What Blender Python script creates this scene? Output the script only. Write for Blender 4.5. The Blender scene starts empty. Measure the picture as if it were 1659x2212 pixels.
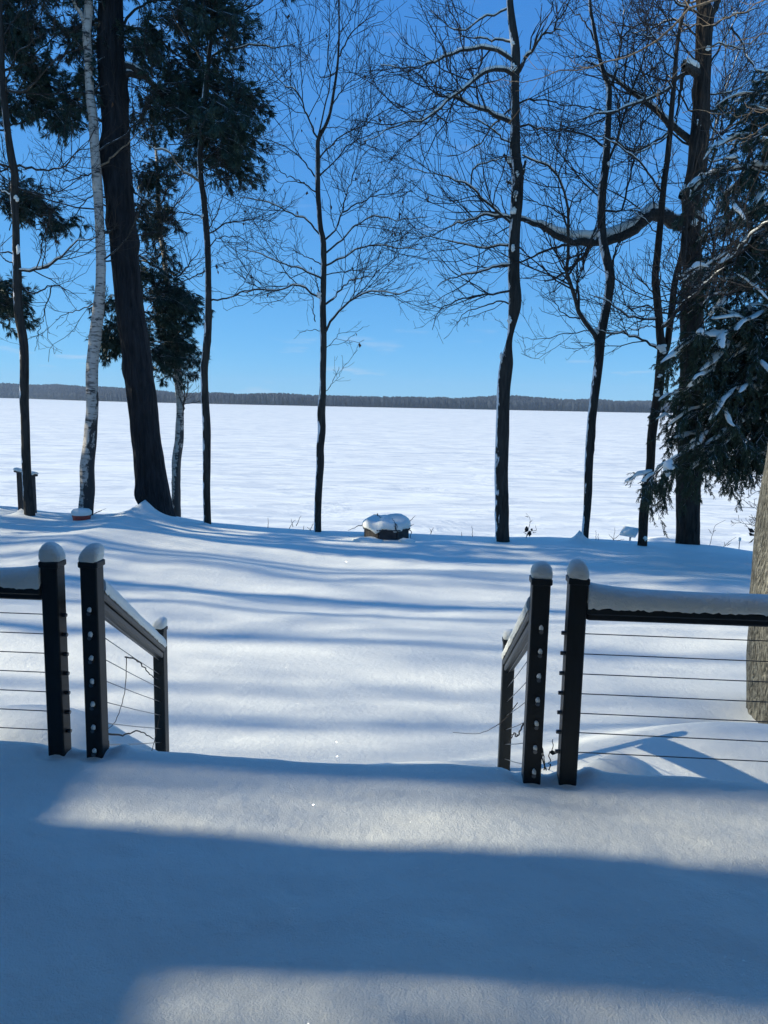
import bpy, math
import numpy as np
from mathutils import Matrix, Vector

R = math.radians
S = bpy.context.scene
COL = S.collection
rng = np.random.default_rng(7)

# ------------------------------------------------------------------ camera, sky, sun, exposure
CAM = np.array([0.0, 0.0, 1.42])
PITCH, ROLL, FPX = R(8.1), R(1.18), 1661.0      # photo worked in 1659 x 2212 units
FW = np.array([0, math.cos(PITCH), -math.sin(PITCH)])
U0 = np.array([0, math.sin(PITCH), math.cos(PITCH)])
X0 = np.array([1.0, 0, 0])
RT = math.cos(ROLL) * X0 + math.sin(ROLL) * U0
UP = math.cos(ROLL) * U0 - math.sin(ROLL) * X0
cd = bpy.data.cameras.new('camera')
cam = bpy.data.objects.new('camera', cd)
COL.objects.link(cam)
m3 = np.stack([RT, UP, -FW], 1)
cam.matrix_world = Matrix.Translation(Vector(CAM)) @ Matrix([list(map(float, r)) for r in m3]).to_4x4()
cd.sensor_fit = 'VERTICAL'
cd.sensor_height = 24
cd.lens = 24 * FPX / 2212
cd.clip_start = 0.05
cd.clip_end = 12000
S.camera = cam

SUN_AZ, SUN_EL = R(86), R(29)          # azimuth measured from +Y towards -X
TO_SUN = np.array([-math.sin(SUN_AZ) * math.cos(SUN_EL), math.cos(SUN_AZ) * math.cos(SUN_EL), math.sin(SUN_EL)])
W = bpy.data.worlds.new('World')
S.world = W
W.use_nodes = True
nt = W.node_tree
nt.nodes.clear()
def wn(t, **k):
    n = nt.nodes.new(t)
    for a, b in k.items():
        setattr(n, a, b)
    return n
sky = wn('ShaderNodeTexSky', sky_type='NISHITA', sun_disc=False)
sky.sun_elevation = SUN_EL
sky.sun_rotation = -SUN_AZ
sky.altitude = 300
sky.air_density = 0.6
sky.dust_density = 0.0
sky.ozone_density = 4.0
# the phone's rendering of a clear sky: per-channel contrast and white balance
sep = wn('ShaderNodeSeparateColor')
cmb = wn('ShaderNodeCombineColor')
nt.links.new(sky.outputs[0], sep.inputs[0])
for i_, (g_, m_) in enumerate(((.74, .430), (.52, .725), (.28, .945))):
    p_ = wn('ShaderNodeMath', operation='POWER'); p_.inputs[1].default_value = g_
    q_ = wn('ShaderNodeMath', operation='MULTIPLY'); q_.inputs[1].default_value = 10 * m_ * .1 ** g_ * .86
    nt.links.new(sep.outputs[i_], p_.inputs[0]); nt.links.new(p_.outputs[0], q_.inputs[0]); nt.links.new(q_.outputs[0], cmb.inputs[i_])
bg = wn('ShaderNodeBackground')
bg.inputs['Strength'].default_value = 0.1
wo = wn('ShaderNodeOutputWorld')
# thin scattered clouds low over the lake
geo = wn('ShaderNodeTexCoord')
mp = wn('ShaderNodeMapping')
mp.inputs['Scale'].default_value = (9, 9, 55)
nz = wn('ShaderNodeTexNoise')
nz.inputs['Scale'].default_value = 1.6
nz.inputs['Detail'].default_value = 5
rp = wn('ShaderNodeValToRGB')
rp.color_ramp.elements[0].position = 0.60
rp.color_ramp.elements[1].position = 0.80
sx = wn('ShaderNodeSeparateXYZ')
mr = wn('ShaderNodeMapRange')
mr.inputs['From Min'].default_value = 0.035
mr.inputs['From Max'].default_value = 0.11
mr.inputs['To Min'].default_value = 0.55
mr.inputs['To Max'].default_value = 0.10
mu = wn('ShaderNodeMath', operation='MULTIPLY')
mx = wn('ShaderNodeMix', data_type='RGBA')
mx.inputs[7].default_value = (5.2, 5.8, 6.8, 1)
nt.links.new(geo.outputs['Generated'], mp.inputs['Vector'])
nt.links.new(mp.outputs[0], nz.inputs['Vector'])
nt.links.new(nz.outputs[0], rp.inputs[0])
nt.links.new(geo.outputs['Generated'], sx.inputs[0])
nt.links.new(sx.outputs['Z'], mr.inputs['Value'])
nt.links.new(rp.outputs[0], mu.inputs[0])
nt.links.new(mr.outputs[0], mu.inputs[1])
nt.links.new(mu.outputs[0], mx.inputs[0])
nt.links.new(cmb.outputs[0], mx.inputs[6])
nt.links.new(mx.outputs[2], bg.inputs['Color'])
nt.links.new(bg.outputs[0], wo.inputs['Surface'])

sd = bpy.data.lights.new('sun', 'SUN')
sd.energy = 4.5
sd.angle = R(0.53)
sd.color = (1.0, 0.955, 0.81)
sun = bpy.data.objects.new('sun', sd)
COL.objects.link(sun)
sun.rotation_euler = Vector(TO_SUN).to_track_quat('Z', 'Y').to_euler()

S.view_settings.view_transform = 'Standard'
S.view_settings.look = 'None'
S.view_settings.exposure = 0.4
S.view_settings.gamma = 1
S.view_settings.use_curve_mapping = False
try:
    S.cycles.max_bounces = 6
    S.cycles.diffuse_bounces = 3
    S.cycles.glossy_bounces = 2
except Exception:
    pass

# ------------------------------------------------------------------ helpers
def pt(px, py, Y):
    d = FW + RT * (px - 829.5) / FPX + UP * (1106 - py) / FPX
    return CAM + d * (Y / d[1])
def gpt(px, py, z):
    d = FW + RT * (px - 829.5) / FPX + UP * (1106 - py) / FPX
    return CAM + d * ((z - CAM[2]) / d[2])
K = 0.36384
CROP = {1: (0, 0), 2: (493.7, 0), 3: (1055.5, 0), 4: (0, 603.5), 5: (493.7, 603.5), 6: (1055.5, 603.5), 7: (0, 1124.6), 8: (1055.5, 1124.6)}
def tr(c, pts):
    ox, oy = CROP[c]
    return [(p[0] * K + ox, p[1] * K + oy) + ((p[2] * K,) if len(p) > 2 else ()) for p in pts]

_lat = rng.random((64, 64, 64)).astype(np.float64)
def vnoise(x, y, z=0.0):
    x, y, z = np.broadcast_arrays(np.asarray(x, float), np.asarray(y, float), np.asarray(z, float))
    xi, yi, zi = np.floor(x).astype(int), np.floor(y).astype(int), np.floor(z).astype(int)
    fx, fy, fz = x - xi, y - yi, z - zi
    fx, fy, fz = [f * f * f * (f * (f * 6 - 15) + 10) for f in (fx, fy, fz)]
    def L(a, b, c):
        return _lat[(xi + a) & 63, (yi + b) & 63, (zi + c) & 63]
    a = L(0,0,0)*(1-fx)+L(1,0,0)*fx
    b = L(0,1,0)*(1-fx)+L(1,1,0)*fx
    c = L(0,0,1)*(1-fx)+L(1,0,1)*fx
    d = L(0,1,1)*(1-fx)+L(1,1,1)*fx
    return ((a*(1-fy)+b*fy)*(1-fz)+(c*(1-fy)+d*fy)*fz)*2-1
def fbm(x, y, z=0.0, o=4):
    s, a, f = 0, 1, 1
    for i in range(o):
        s = s + a * vnoise(np.asarray(x)*f + 17.3*i, np.asarray(y)*f + 5.1*i, np.asarray(z)*f + 3.7*i)
        a *= .5; f *= 2.03
    return s
def sstep(a, b, x):
    t = np.clip((np.asarray(x, float) - a) / (b - a), 0, 1)
    return t * t * (3 - 2 * t)

class MB:
    """collects vertex and face arrays, builds ONE mesh object"""
    def __init__(self):
        self.v, self.q, self.t, self.n = [], [], [], 0
    def add(self, V, Q=None, T=None):
        V = np.asarray(V, float).reshape(-1, 3)
        if Q is not None and len(Q): self.q.append(np.asarray(Q, int).reshape(-1, 4) + self.n)
        if T is not None and len(T): self.t.append(np.asarray(T, int).reshape(-1, 3) + self.n)
        self.v.append(V); self.n += len(V)
        return self
    def box(self, c, s, ax=None, bev=0.0):
        """box centred c, full size s, axes rows of ax; small chamfer"""
        ax = np.eye(3) if ax is None else np.asarray(ax, float)
        h = np.asarray(s, float) / 2
        b = min(bev, h.min() * .9)
        if b <= 0:
            g = np.array([[x, y, z] for z in (-1, 1) for y in (-1, 1) for x in (-1, 1)], float) * h
            self.add(np.asarray(c) + g @ ax, [[0,2,3,1],[4,5,7,6],[0,1,5,4],[2,6,7,3],[0,4,6,2],[1,3,7,5]])
        else:
            ring = []
            for (sx_, sy_) in ((1,1),(-1,1),(-1,-1),(1,-1)):
                a = (sx_*h[0], sy_*(h[1]-b)); bb = (sx_*(h[0]-b), sy_*h[1])
                ring += [a, bb] if sx_*sy_ > 0 else [bb, a]
            V = []
            for z, k in ((-h[2], b), (-h[2]+b, 0), (h[2]-b, 0), (h[2], b)):
                for (x, y) in ring:
                    V.append((x - np.sign(x)*k, y - np.sign(y)*k, z))
            Q = [[i*8+j, i*8+(j+1)%8, (i+1)*8+(j+1)%8, (i+1)*8+j] for i in range(3) for j in range(8)]
            V += [(0,0,-h[2]), (0,0,h[2])]
            T = [[32, (j+1)%8, j] for j in range(8)] + [[33, 24+j, 24+(j+1)%8] for j in range(8)]
            self.add(np.asarray(c) + np.asarray(V) @ ax, Q, T)
        return self
    def tubes(self, P, Rr, sides=4, cap=False):
        P = np.asarray(P, float); Rr = np.asarray(Rr, float)
        if P.ndim == 2: P = P[None]; Rr = Rr[None]
        m, n, _ = P.shape
        if m == 0: return self
        T = np.gradient(P, axis=1)
        T /= np.linalg.norm(T, axis=2, keepdims=True) + 1e-9
        mean = P[:, -1] - P[:, 0]
        mean /= np.linalg.norm(mean, axis=1, keepdims=True) + 1e-9
        ref = np.where(np.abs(mean[:, 2:3]) > .8, np.array([[0.2, -1.0, 0.1]]), np.array([[0.1, 0.15, 1.0]]))[:, None]
        A = np.cross(T, ref); A /= np.linalg.norm(A, axis=2, keepdims=True) + 1e-9
        B = np.cross(T, A)
        an = np.arange(sides) / sides * 2 * math.pi
        V = P[:, :, None] + Rr[:, :, None, None] * (A[:, :, None] * np.cos(an)[None, None, :, None] + B[:, :, None] * np.sin(an)[None, None, :, None])
        idx = np.arange(m * n * sides).reshape(m, n, sides)
        a = idx[:, :-1]; b = np.roll(a, -1, 2); c = np.roll(idx[:, 1:], -1, 2); d = idx[:, 1:]
        Q = np.stack([a, b, c, d], -1).reshape(-1, 4)
        self.add(V, Q)
        if cap:
            for k in range(m):
                for e, rev in ((0, 0), (n - 1, 1)):
                    ce = P[k, e]; rg = V[k, e]
                    t = [[sides, j, (j + 1) % sides] if rev else [sides, (j + 1) % sides, j] for j in range(sides)]
                    self.add(np.vstack([rg, ce]), None, t)
        return self
    def lathe(self, c, prof, sides=16, sq=None):
        """prof rows (r, z); sq optional squareness 0..1 per row"""
        an = (np.arange(sides) + .5) / sides * 2 * math.pi
        V = []
        for i, (r, z) in enumerate(prof):
            k = 0 if sq is None else sq[i]
            e = 2 + 8 * k
            q = (np.abs(np.cos(an)) ** e + np.abs(np.sin(an)) ** e) ** (-1 / e)
            V.append(np.stack([r * q * np.cos(an), r * q * np.sin(an), np.full(sides, z)], 1))
        V = np.concatenate(V)
        n = len(prof)
        Q = [[i*sides+j, i*sides+(j+1)%sides, (i+1)*sides+(j+1)%sides, (i+1)*sides+j] for i in range(n-1) for j in range(sides)]
        self.add(V + np.asarray(c), Q)
        return self
    def build(self, name, mat, parent=None, smooth=True, kind=None):
        me = bpy.data.meshes.new(name)
        V = np.concatenate(self.v) if self.v else np.zeros((0, 3))
        Q = np.concatenate(self.q) if self.q else np.zeros((0, 4), int)
        T = np.concatenate(self.t) if self.t else np.zeros((0, 3), int)
        off = np.zeros(3)
        if parent is None:
            off = np.array([V[:, 0].mean(), V[:, 1].mean(), V[:, 2].min()])
        else:
            off = np.array(parent_origin(parent))
        me.vertices.add(len(V)); me.vertices.foreach_set('co', (V - off).ravel().astype(np.float32))
        li = np.concatenate([Q.ravel(), T.ravel()]).astype(np.int32)
        me.loops.add(len(li)); me.loops.foreach_set('vertex_index', li)
        st = np.concatenate([np.arange(len(Q)) * 4, len(Q) * 4 + np.arange(len(T)) * 3]).astype(np.int32)
        tot = np.concatenate([np.full(len(Q), 4), np.full(len(T), 3)]).astype(np.int32)
        me.polygons.add(len(st)); me.polygons.foreach_set('loop_start', st)
        try: me.polygons.foreach_set('loop_total', tot)
        except Exception: pass
        me.polygons.foreach_set('use_smooth', np.full(len(st), bool(smooth)))
        me.update(calc_edges=True); me.validate()
        me.materials.append(mat)
        o = bpy.data.objects.new(name, me)
        COL.objects.link(o)
        if parent is not None: o.parent = parent
        else: o.location = off
        if kind: o['kind'] = kind
        return o
def parent_origin(p):
    v = np.zeros(3)
    while p is not None:
        v += np.array(p.location); p = p.parent
    return v
def thing(name, label, cat, loc, group=None):
    o = bpy.data.objects.new(name, None)
    COL.objects.link(o)
    o.location = tuple(map(float, loc)); o.empty_display_size = .2
    o['label'] = label; o['category'] = cat
    if group: o['group'] = group
    return o
def tag(o, label=None, cat=None, group=None, kind=None):
    for k, v in (('label', label), ('category', cat), ('group', group), ('kind', kind)):
        if v: o[k] = v
    return o
def catmull(P, n):
    P = np.asarray(P, float)
    if len(P) == 2: P = np.array([P[0], P[0]*2/3+P[1]/3, P[0]/3+P[1]*2/3, P[1]])
    E = np.vstack([2*P[0]-P[1], P, 2*P[-1]-P[-2]])
    d = np.concatenate([[0], np.cumsum(np.linalg.norm(np.diff(P[:, :3], axis=0), axis=1))])
    s = np.linspace(0, d[-1], n)
    i = np.clip(np.searchsorted(d, s, side='right') - 1, 0, len(P) - 2)
    t = ((s - d[i]) / np.maximum(d[i+1] - d[i], 1e-9))[:, None]
    p0, p1, p2, p3 = E[i], E[i+1], E[i+2], E[i+3]
    return .5*((2*p1)+(-p0+p2)*t+(2*p0-5*p1+4*p2-p3)*t*t+(-p0+3*p1-3*p2+p3)*t**3)

# ------------------------------------------------------------------ materials
def mat(name):
    m = bpy.data.materials.new(name)
    m.use_nodes = True
    n = m.node_tree
    b = n.nodes['Principled BSDF']
    return m, n, b
def N(n, t, **k):
    x = n.nodes.new(t)
    for a, b in k.items():
        if a in x.inputs: x.inputs[a].default_value = b
        else: setattr(x, a, b)
    return x
def ramp(n, src, stops):
    r = n.nodes.new('ShaderNodeValToRGB')
    e = r.color_ramp.elements
    while len(e) < len(stops): e.new(.5)
    for i, (p, c) in enumerate(stops):
        e[i].position = p
        e[i].color = (c, c, c, 1) if isinstance(c, (int, float)) else (*c, 1)
    n.links.new(src, r.inputs[0])
    return r
def coords(n, scale=(1, 1, 1)):
    g = n.nodes.new('ShaderNodeNewGeometry')
    mp_ = n.nodes.new('ShaderNodeMapping')
    mp_.inputs['Scale'].default_value = scale
    n.links.new(g.outputs['Position'], mp_.inputs['Vector'])
    return g, mp_.outputs[0]

def snow_mat(name, grain=60, gd=.004, big=4.0, bd=.02, sparkle=True, col=(.90, .88, .775)):
    m, n, b = mat(name)
    b.inputs['Base Color'].default_value = (*col, 1)
    b.inputs['Roughness'].default_value = .6
    b.inputs['Specular IOR Level'].default_value = .2
    g, v = coords(n)
    a = N(n, 'ShaderNodeTexNoise', Scale=grain, Detail=3, Roughness=.65); n.links.new(v, a.inputs['Vector'])
    c = N(n, 'ShaderNodeTexNoise', Scale=big, Detail=4); n.links.new(v, c.inputs['Vector'])
    b1 = N(n, 'ShaderNodeBump', Strength=1.0, Distance=bd); n.links.new(c.outputs[0], b1.inputs['Height'])
    b2 = N(n, 'ShaderNodeBump', Strength=1.0, Distance=gd); n.links.new(a.outputs[0], b2.inputs['Height'])
    n.links.new(b1.outputs[0], b2.inputs['Normal']); n.links.new(b2.outputs[0], b.inputs['Normal'])
    if sparkle:
        # sparse mirror-like ice crystals, each facing its own way
        vo = N(n, 'ShaderNodeTexVoronoi', Scale=46.0); n.links.new(v, vo.inputs['Vector'])
        lt = N(n, 'ShaderNodeMath', operation='LESS_THAN'); lt.inputs[1].default_value = .12
        n.links.new(vo.outputs['Distance'], lt.inputs[0])
        sb = N(n, 'ShaderNodeVectorMath', operation='SUBTRACT'); sb.inputs[1].default_value = (.5, .5, .5)
        n.links.new(vo.outputs['Color'], sb.inputs[0])
        sc = N(n, 'ShaderNodeVectorMath', operation='SCALE'); sc.inputs['Scale'].default_value = 2.6
        n.links.new(sb.outputs[0], sc.inputs[0])
        ad = N(n, 'ShaderNodeVectorMath', operation='ADD'); n.links.new(sc.outputs[0], ad.inputs[0]); n.links.new(g.outputs['Normal'], ad.inputs[1])
        nm = N(n, 'ShaderNodeVectorMath', operation='NORMALIZE'); n.links.new(ad.outputs[0], nm.inputs[0])
        gl = N(n, 'ShaderNodeBsdfGlossy', Roughness=.16, Color=(1, 1, 1, 1)); n.links.new(nm.outputs[0], gl.inputs['Normal'])
        ms = n.nodes.new('ShaderNodeAddShader')
        cm = N(n, 'ShaderNodeMix', data_type='RGBA'); cm.inputs[6].default_value = (0, 0, 0, 1); cm.inputs[7].default_value = (.22, .22, .22, 1)
        n.links.new(lt.outputs[0], cm.inputs[0]); n.links.new(cm.outputs[2], gl.inputs['Color'])
        n.links.new(b.outputs[0], ms.inputs[0]); n.links.new(gl.outputs[0], ms.inputs[1])
        n.links.new(ms.outputs[0], n.nodes['Material Output'].inputs['Surface'])
    return m
def bark_mat(name, dark, light, sc=(14, 14, 2.2), snow_left=.0, snow_top=.0, depth=.02, moss=None):
    m, n, b = mat(name)
    g, v = coords(n, sc)
    a = N(n, 'ShaderNodeTexNoise', Scale=1.0, Detail=6, Roughness=.65, Distortion=.6); n.links.new(v, a.inputs['Vector'])
    vo = N(n, 'ShaderNodeTexVoronoi', Scale=1.1, feature='DISTANCE_TO_EDGE'); n.links.new(v, vo.inputs['Vector'])
    r = ramp(n, a.outputs[0], [(.3, dark), (.72, light)])
    _, v2 = coords(n, (3, 3, 3))
    p = N(n, 'ShaderNodeTexNoise', Scale=1.3, Detail=4); n.links.new(v2, p.inputs['Vector'])
    col = r.outputs[0]
    if moss:
        mxn = N(n, 'ShaderNodeMix', data_type='RGBA'); mxn.inputs[7].default_value = (*moss, 1)
        rr = ramp(n, p.outputs[0], [(.5, 0.0), (.62, .8)])
        n.links.new(rr.outputs[0], mxn.inputs[0]); n.links.new(col, mxn.inputs[6]); col = mxn.outputs[2]
    rough = .85
    sp = N(n, 'ShaderNodeSeparateXYZ'); n.links.new(g.outputs['Normal'], sp.inputs[0])
    fac = None
    _, v3 = coords(n, (9, 9, 3.2))
    q = N(n, 'ShaderNodeTexNoise', Scale=1.0, Detail=5, Roughness=.6); n.links.new(v3, q.inputs['Vector'])
    for amt, axis, sign in ((snow_left, 'X', -1), (snow_top, 'Z', 1)):
        if amt <= 0: continue
        k = N(n, 'ShaderNodeMath', operation='MULTIPLY_ADD'); k.inputs[1].default_value = sign * .45; k.inputs[2].default_value = amt - .5
        n.links.new(sp.outputs[axis], k.inputs[0])
        s = N(n, 'ShaderNodeMath', operation='ADD'); n.links.new(k.outputs[0], s.inputs[0]); n.links.new(q.outputs[0], s.inputs[1])
        rr = ramp(n, s.outputs[0], [(.47, 0.0), (.53, 1.0)])
        if fac is None: fac = rr.outputs[0]
        else:
            mm = N(n, 'ShaderNodeMath', operation='MAXIMUM'); n.links.new(fac, mm.inputs[0]); n.links.new(rr.outputs[0], mm.inputs[1]); fac = mm.outputs[0]
    if fac is not None:
        mxn = N(n, 'ShaderNodeMix', data_type='RGBA'); mxn.inputs[7].default_value = (.88, .87, .84, 1)
        n.links.new(fac, mxn.inputs[0]); n.links.new(col, mxn.inputs[6]); col = mxn.outputs[2]
    n.links.new(col, b.inputs['Base Color'])
    b.inputs['Roughness'].default_value = rough
    b.inputs['Specular IOR Level'].default_value = .2
    ht = N(n, 'ShaderNodeMath', operation='ADD'); n.links.new(a.outputs[0], ht.inputs[0]); n.links.new(vo.outputs[0], ht.inputs[1])
    bp = N(n, 'ShaderNodeBump', Strength=.9, Distance=depth); n.links.new(ht.outputs[0], bp.inputs['Height'])
    n.links.new(bp.outputs[0], b.inputs['Normal'])
    return m
def birch_mat(name):
    m, n, b = mat(name)
    g, v = coords(n, (3.0, 3.0, 11))
    a = N(n, 'ShaderNodeTexNoise', Scale=1.0, Detail=5, Roughness=.7); n.links.new(v, a.inputs['Vector'])
    _, v2 = coords(n, (7, 7, 30)); c = N(n, 'ShaderNodeTexNoise', Scale=1.0, Detail=3); n.links.new(v2, c.inputs['Vector'])
    _, v4 = coords(n, (8, 8, 5)); w = N(n, 'ShaderNodeTexNoise', Scale=1.0, Detail=5, Roughness=.7); n.links.new(v4, w.inputs['Vector'])
    r1 = ramp(n, a.outputs[0], [(.36, (.03, .028, .026)), (.43, (.44, .40, .34)), (.7, (.60, .55, .47))])
    r2 = ramp(n, c.outputs[0], [(.36, .35), (.44, 1.0)])
    mxn = N(n, 'ShaderNodeMix', data_type='RGBA', blend_type='MULTIPLY'); mxn.inputs[0].default_value = 1
    n.links.new(r1.outputs[0], mxn.inputs[6]); n.links.new(r2.outputs[0], mxn.inputs[7])
    # near-black patches, denser low down and on the right side
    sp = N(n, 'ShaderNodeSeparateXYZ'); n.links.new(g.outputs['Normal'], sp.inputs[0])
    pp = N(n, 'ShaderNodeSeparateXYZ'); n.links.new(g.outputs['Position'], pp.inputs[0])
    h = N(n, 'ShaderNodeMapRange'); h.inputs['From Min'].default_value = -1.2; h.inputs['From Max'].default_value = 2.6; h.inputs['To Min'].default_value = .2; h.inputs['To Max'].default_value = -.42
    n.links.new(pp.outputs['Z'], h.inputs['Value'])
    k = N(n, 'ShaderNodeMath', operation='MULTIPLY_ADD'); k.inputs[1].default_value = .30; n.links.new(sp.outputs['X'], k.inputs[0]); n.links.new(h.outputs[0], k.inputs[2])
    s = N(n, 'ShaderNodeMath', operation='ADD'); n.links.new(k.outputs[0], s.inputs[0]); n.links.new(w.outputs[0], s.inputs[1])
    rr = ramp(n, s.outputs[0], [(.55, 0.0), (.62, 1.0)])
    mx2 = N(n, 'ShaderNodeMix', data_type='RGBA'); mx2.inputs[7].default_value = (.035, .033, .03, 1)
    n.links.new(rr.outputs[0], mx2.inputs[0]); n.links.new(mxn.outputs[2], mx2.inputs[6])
    n.links.new(mx2.outputs[2], b.inputs['Base Color'])
    b.inputs['Roughness'].default_value = .7
    bp = N(n, 'ShaderNodeBump', Strength=.8, Distance=.02); n.links.new(w.outputs[0], bp.inputs['Height']); n.links.new(bp.outputs[0], b.inputs['Normal'])
    return m
def plain(name, col, rough=.6, metal=0.0, noise=None, var=.3, spec=.5):
    m, n, b = mat(name)
    b.inputs['Roughness'].default_value = rough
    b.inputs['Metallic'].default_value = metal
    b.inputs['Specular IOR Level'].default_value = spec
    if noise:
        g, v = coords(n, noise)
        a = N(n, 'ShaderNodeTexNoise', Scale=1.0, Detail=5); n.links.new(v, a.inputs['Vector'])
        lo = tuple(c * (1 - var) for c in col); hi = tuple(min(1, c * (1 + var)) for c in col)
        r = ramp(n, a.outputs[0], [(.3, lo), (.7, hi)])
        n.links.new(r.outputs[0], b.inputs['Base Color'])
        bp = N(n, 'ShaderNodeBump', Strength=.3, Distance=.003); n.links.new(a.outputs[0], bp.inputs['Height']); n.links.new(bp.outputs[0], b.inputs['Normal'])
    else:
        b.inputs['Base Color'].default_value = (*col, 1)
    return m
def leafy(name, c0, c1, rough=.6):
    m, n, b = mat(name)
    g = n.nodes.new('ShaderNodeNewGeometry')
    r = ramp(n, g.outputs['Random Per Island'], [(0, c0), (1, c1)])
    n.links.new(r.outputs[0], b.inputs['Base Color'])
    b.inputs['Roughness'].default_value = rough
    b.inputs['Specular IOR Level'].default_value = .25
    return m

M = {}
M['snow'] = snow_mat('snow', 170, .0034, 22.0, .006)
M['cap'] = snow_mat('clinging_snow', 110, .003, 24.0, .010, sparkle=False)
M['bark'] = bark_mat('grey_bark', (.016, .016, .014), (.060, .058, .05), snow_left=.10, snow_top=.12)
M['bark2'] = bark_mat('dark_bark', (.016, .015, .013), (.065, .06, .05), snow_left=.17, snow_top=.12)
M['pinebark'] = bark_mat('pine_bark', (.008, .009, .010), (.036, .036, .037), sc=(15, 15, 1.8), depth=.07)
M['oakbark'] = bark_mat('oak_bark', (.013, .011, .009), (.070, .054, .040), sc=(16, 16, 2.4), depth=.06)
M['nearbark'] = bark_mat('sunlit_plated_bark', (.05, .045, .033), (.60, .56, .44), sc=(38, 38, 12), depth=.10)  # light tone raised to stand in for sun on this trunk
M['limb'] = bark_mat('limb_bark', (.018, .017, .015), (.085, .078, .065), sc=(20, 20, 20), snow_top=.18)
M['lit_limb'] = bark_mat('lit_limb_bark', (.12, .09, .06), (.32, .25, .17), sc=(20, 20, 20), snow_top=.05)  # sunlit copy of the limb bark, the sun put into its colour
M['twig'] = plain('twig_bark', (.035, .03, .026), .8, noise=(6, 6, 6), spec=.2)
M['lit_twig'] = plain('lit_twig_bark', (.22, .16, .10), .8, noise=(6, 6, 6), spec=.2)  # twig bark again, lightened as if the sun were on it
M['birch'] = birch_mat('birch_bark')
M['needle'] = leafy('pine_needles', (.014, .036, .030), (.05, .085, .055), .45)
M['hemlock'] = leafy('hemlock_needles', (.012, .030, .022), (.045, .070, .035))
M['metal'] = plain('charcoal_aluminium', (.014, .018, .019), .45, noise=(40, 40, 8), var=.15, spec=.3)
M['cable'] = plain('steel_cable', (.10, .105, .11), .35, 1.0)
M['stud'] = plain('steel_fitting', (.13, .135, .14), .3, 1.0)
M['brownleaf'] = leafy('dead_leaves', (.05, .025, .012), (.16, .08, .035))
M['darkleaf'] = leafy('curled_dark_leaves', (.015, .014, .012), (.05, .04, .03))
M['stone'] = plain('black_steel', (.02, .021, .023), .6, noise=(12, 12, 12), var=.5)
M['wood'] = plain('weathered_wood', (.06, .05, .042), .8, noise=(30, 30, 4), var=.5)
M['red'] = plain('red_plastic', (.36, .05, .03), .45, noise=(20, 20, 20), var=.2)
M['white'] = plain('white_plastic', (.82, .83, .83), .35)
M['greymetal'] = plain('grey_metal', (.25, .26, .27), .4, .7)
M['brick'] = plain('shadow_stack_brick', (.25, .11, .08), .85, noise=(9, 9, 18), var=.4)
M['siding'] = plain('grey_siding', (.22, .21, .20), .8, noise=(2, 2, 40), var=.25)

# ------------------------------------------------------------------ ground: snowy lawn and bluff
crest = np.array([(-300, 1080), (0, 1093), (70, 1104), (130, 1108), (200, 1110), (260, 1108), (310, 1104), (380, 1117), (445, 1128), (560, 1138), (690, 1146), (835, 1150), (1000, 1157), (1090, 1160), (1200, 1160), (1300, 1164), (1390, 1169), (1490, 1172), (1560, 1178), (1640, 1190), (1900, 1215)], float)
cw = np.array([pt(a, b, 15.0) for a, b in crest])
def crest_slope(X, Y):
    return np.interp(X / np.maximum(Y, 1) * 15.0, cw[:, 0], (cw[:, 2] - CAM[2]) / 15.0)
def bump(X, Y, x, y, rx, ry, h, p=2):
    return h * np.exp(-(((X - x) / rx) ** 2 + ((Y - y) / ry) ** 2) ** (p / 2))
DRIFTS = []     # (x, y, rx, ry, h) filled with tree bases
def base_at(px, Y):
    k = np.interp((px - 829.5), crest[:, 0] - 829.5, crest[:, 1])
    p = pt(px, k, Y)
    return p
for px, Y, rx, ry, h in ((322, 14.6, .36, .30, .34), (55, 14.2, .22, .2, .14), (1250, 14.4, .20, .2, .26), (447, 14.6, .14, .14, .07)):
    p = base_at(px, Y); DRIFTS.append((p[0] - (0.02 if h > .2 else 0), Y - .15, rx, ry, h))
def lawn_raw(X, Y):
    target = CAM[2] + crest_slope(X, Y) * Y
    c15 = CAM[2] + crest_slope(X, np.full_like(Y, 15.0)) * 15.0
    near = -0.95 + 0.02 * X * np.exp(-((Y - 6) / 5) ** 2)
    z = near + (c15 - near) * sstep(4.5, 14.5, Y)
    z = z + (.095 * fbm(X * .30, Y * .50, 1.0, 2) + .022 * fbm(X * .8, Y * 1.0, 6.0, 2)) * sstep(3.5, 8, Y) * (1 - sstep(12, 15, Y) * .75)
    z = z + .010 * fbm(X * 1.5, Y * 2.0, 5.0, 3) * (1 - sstep(12.5, 15, Y) * .7)
    d = np.maximum(Y - 14.1, 0)
    fall = .06 * d ** 2
    fall = np.where(d > 3, .54 + .36 * (d - 3), fall)
    z = z - fall
    return z
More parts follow.
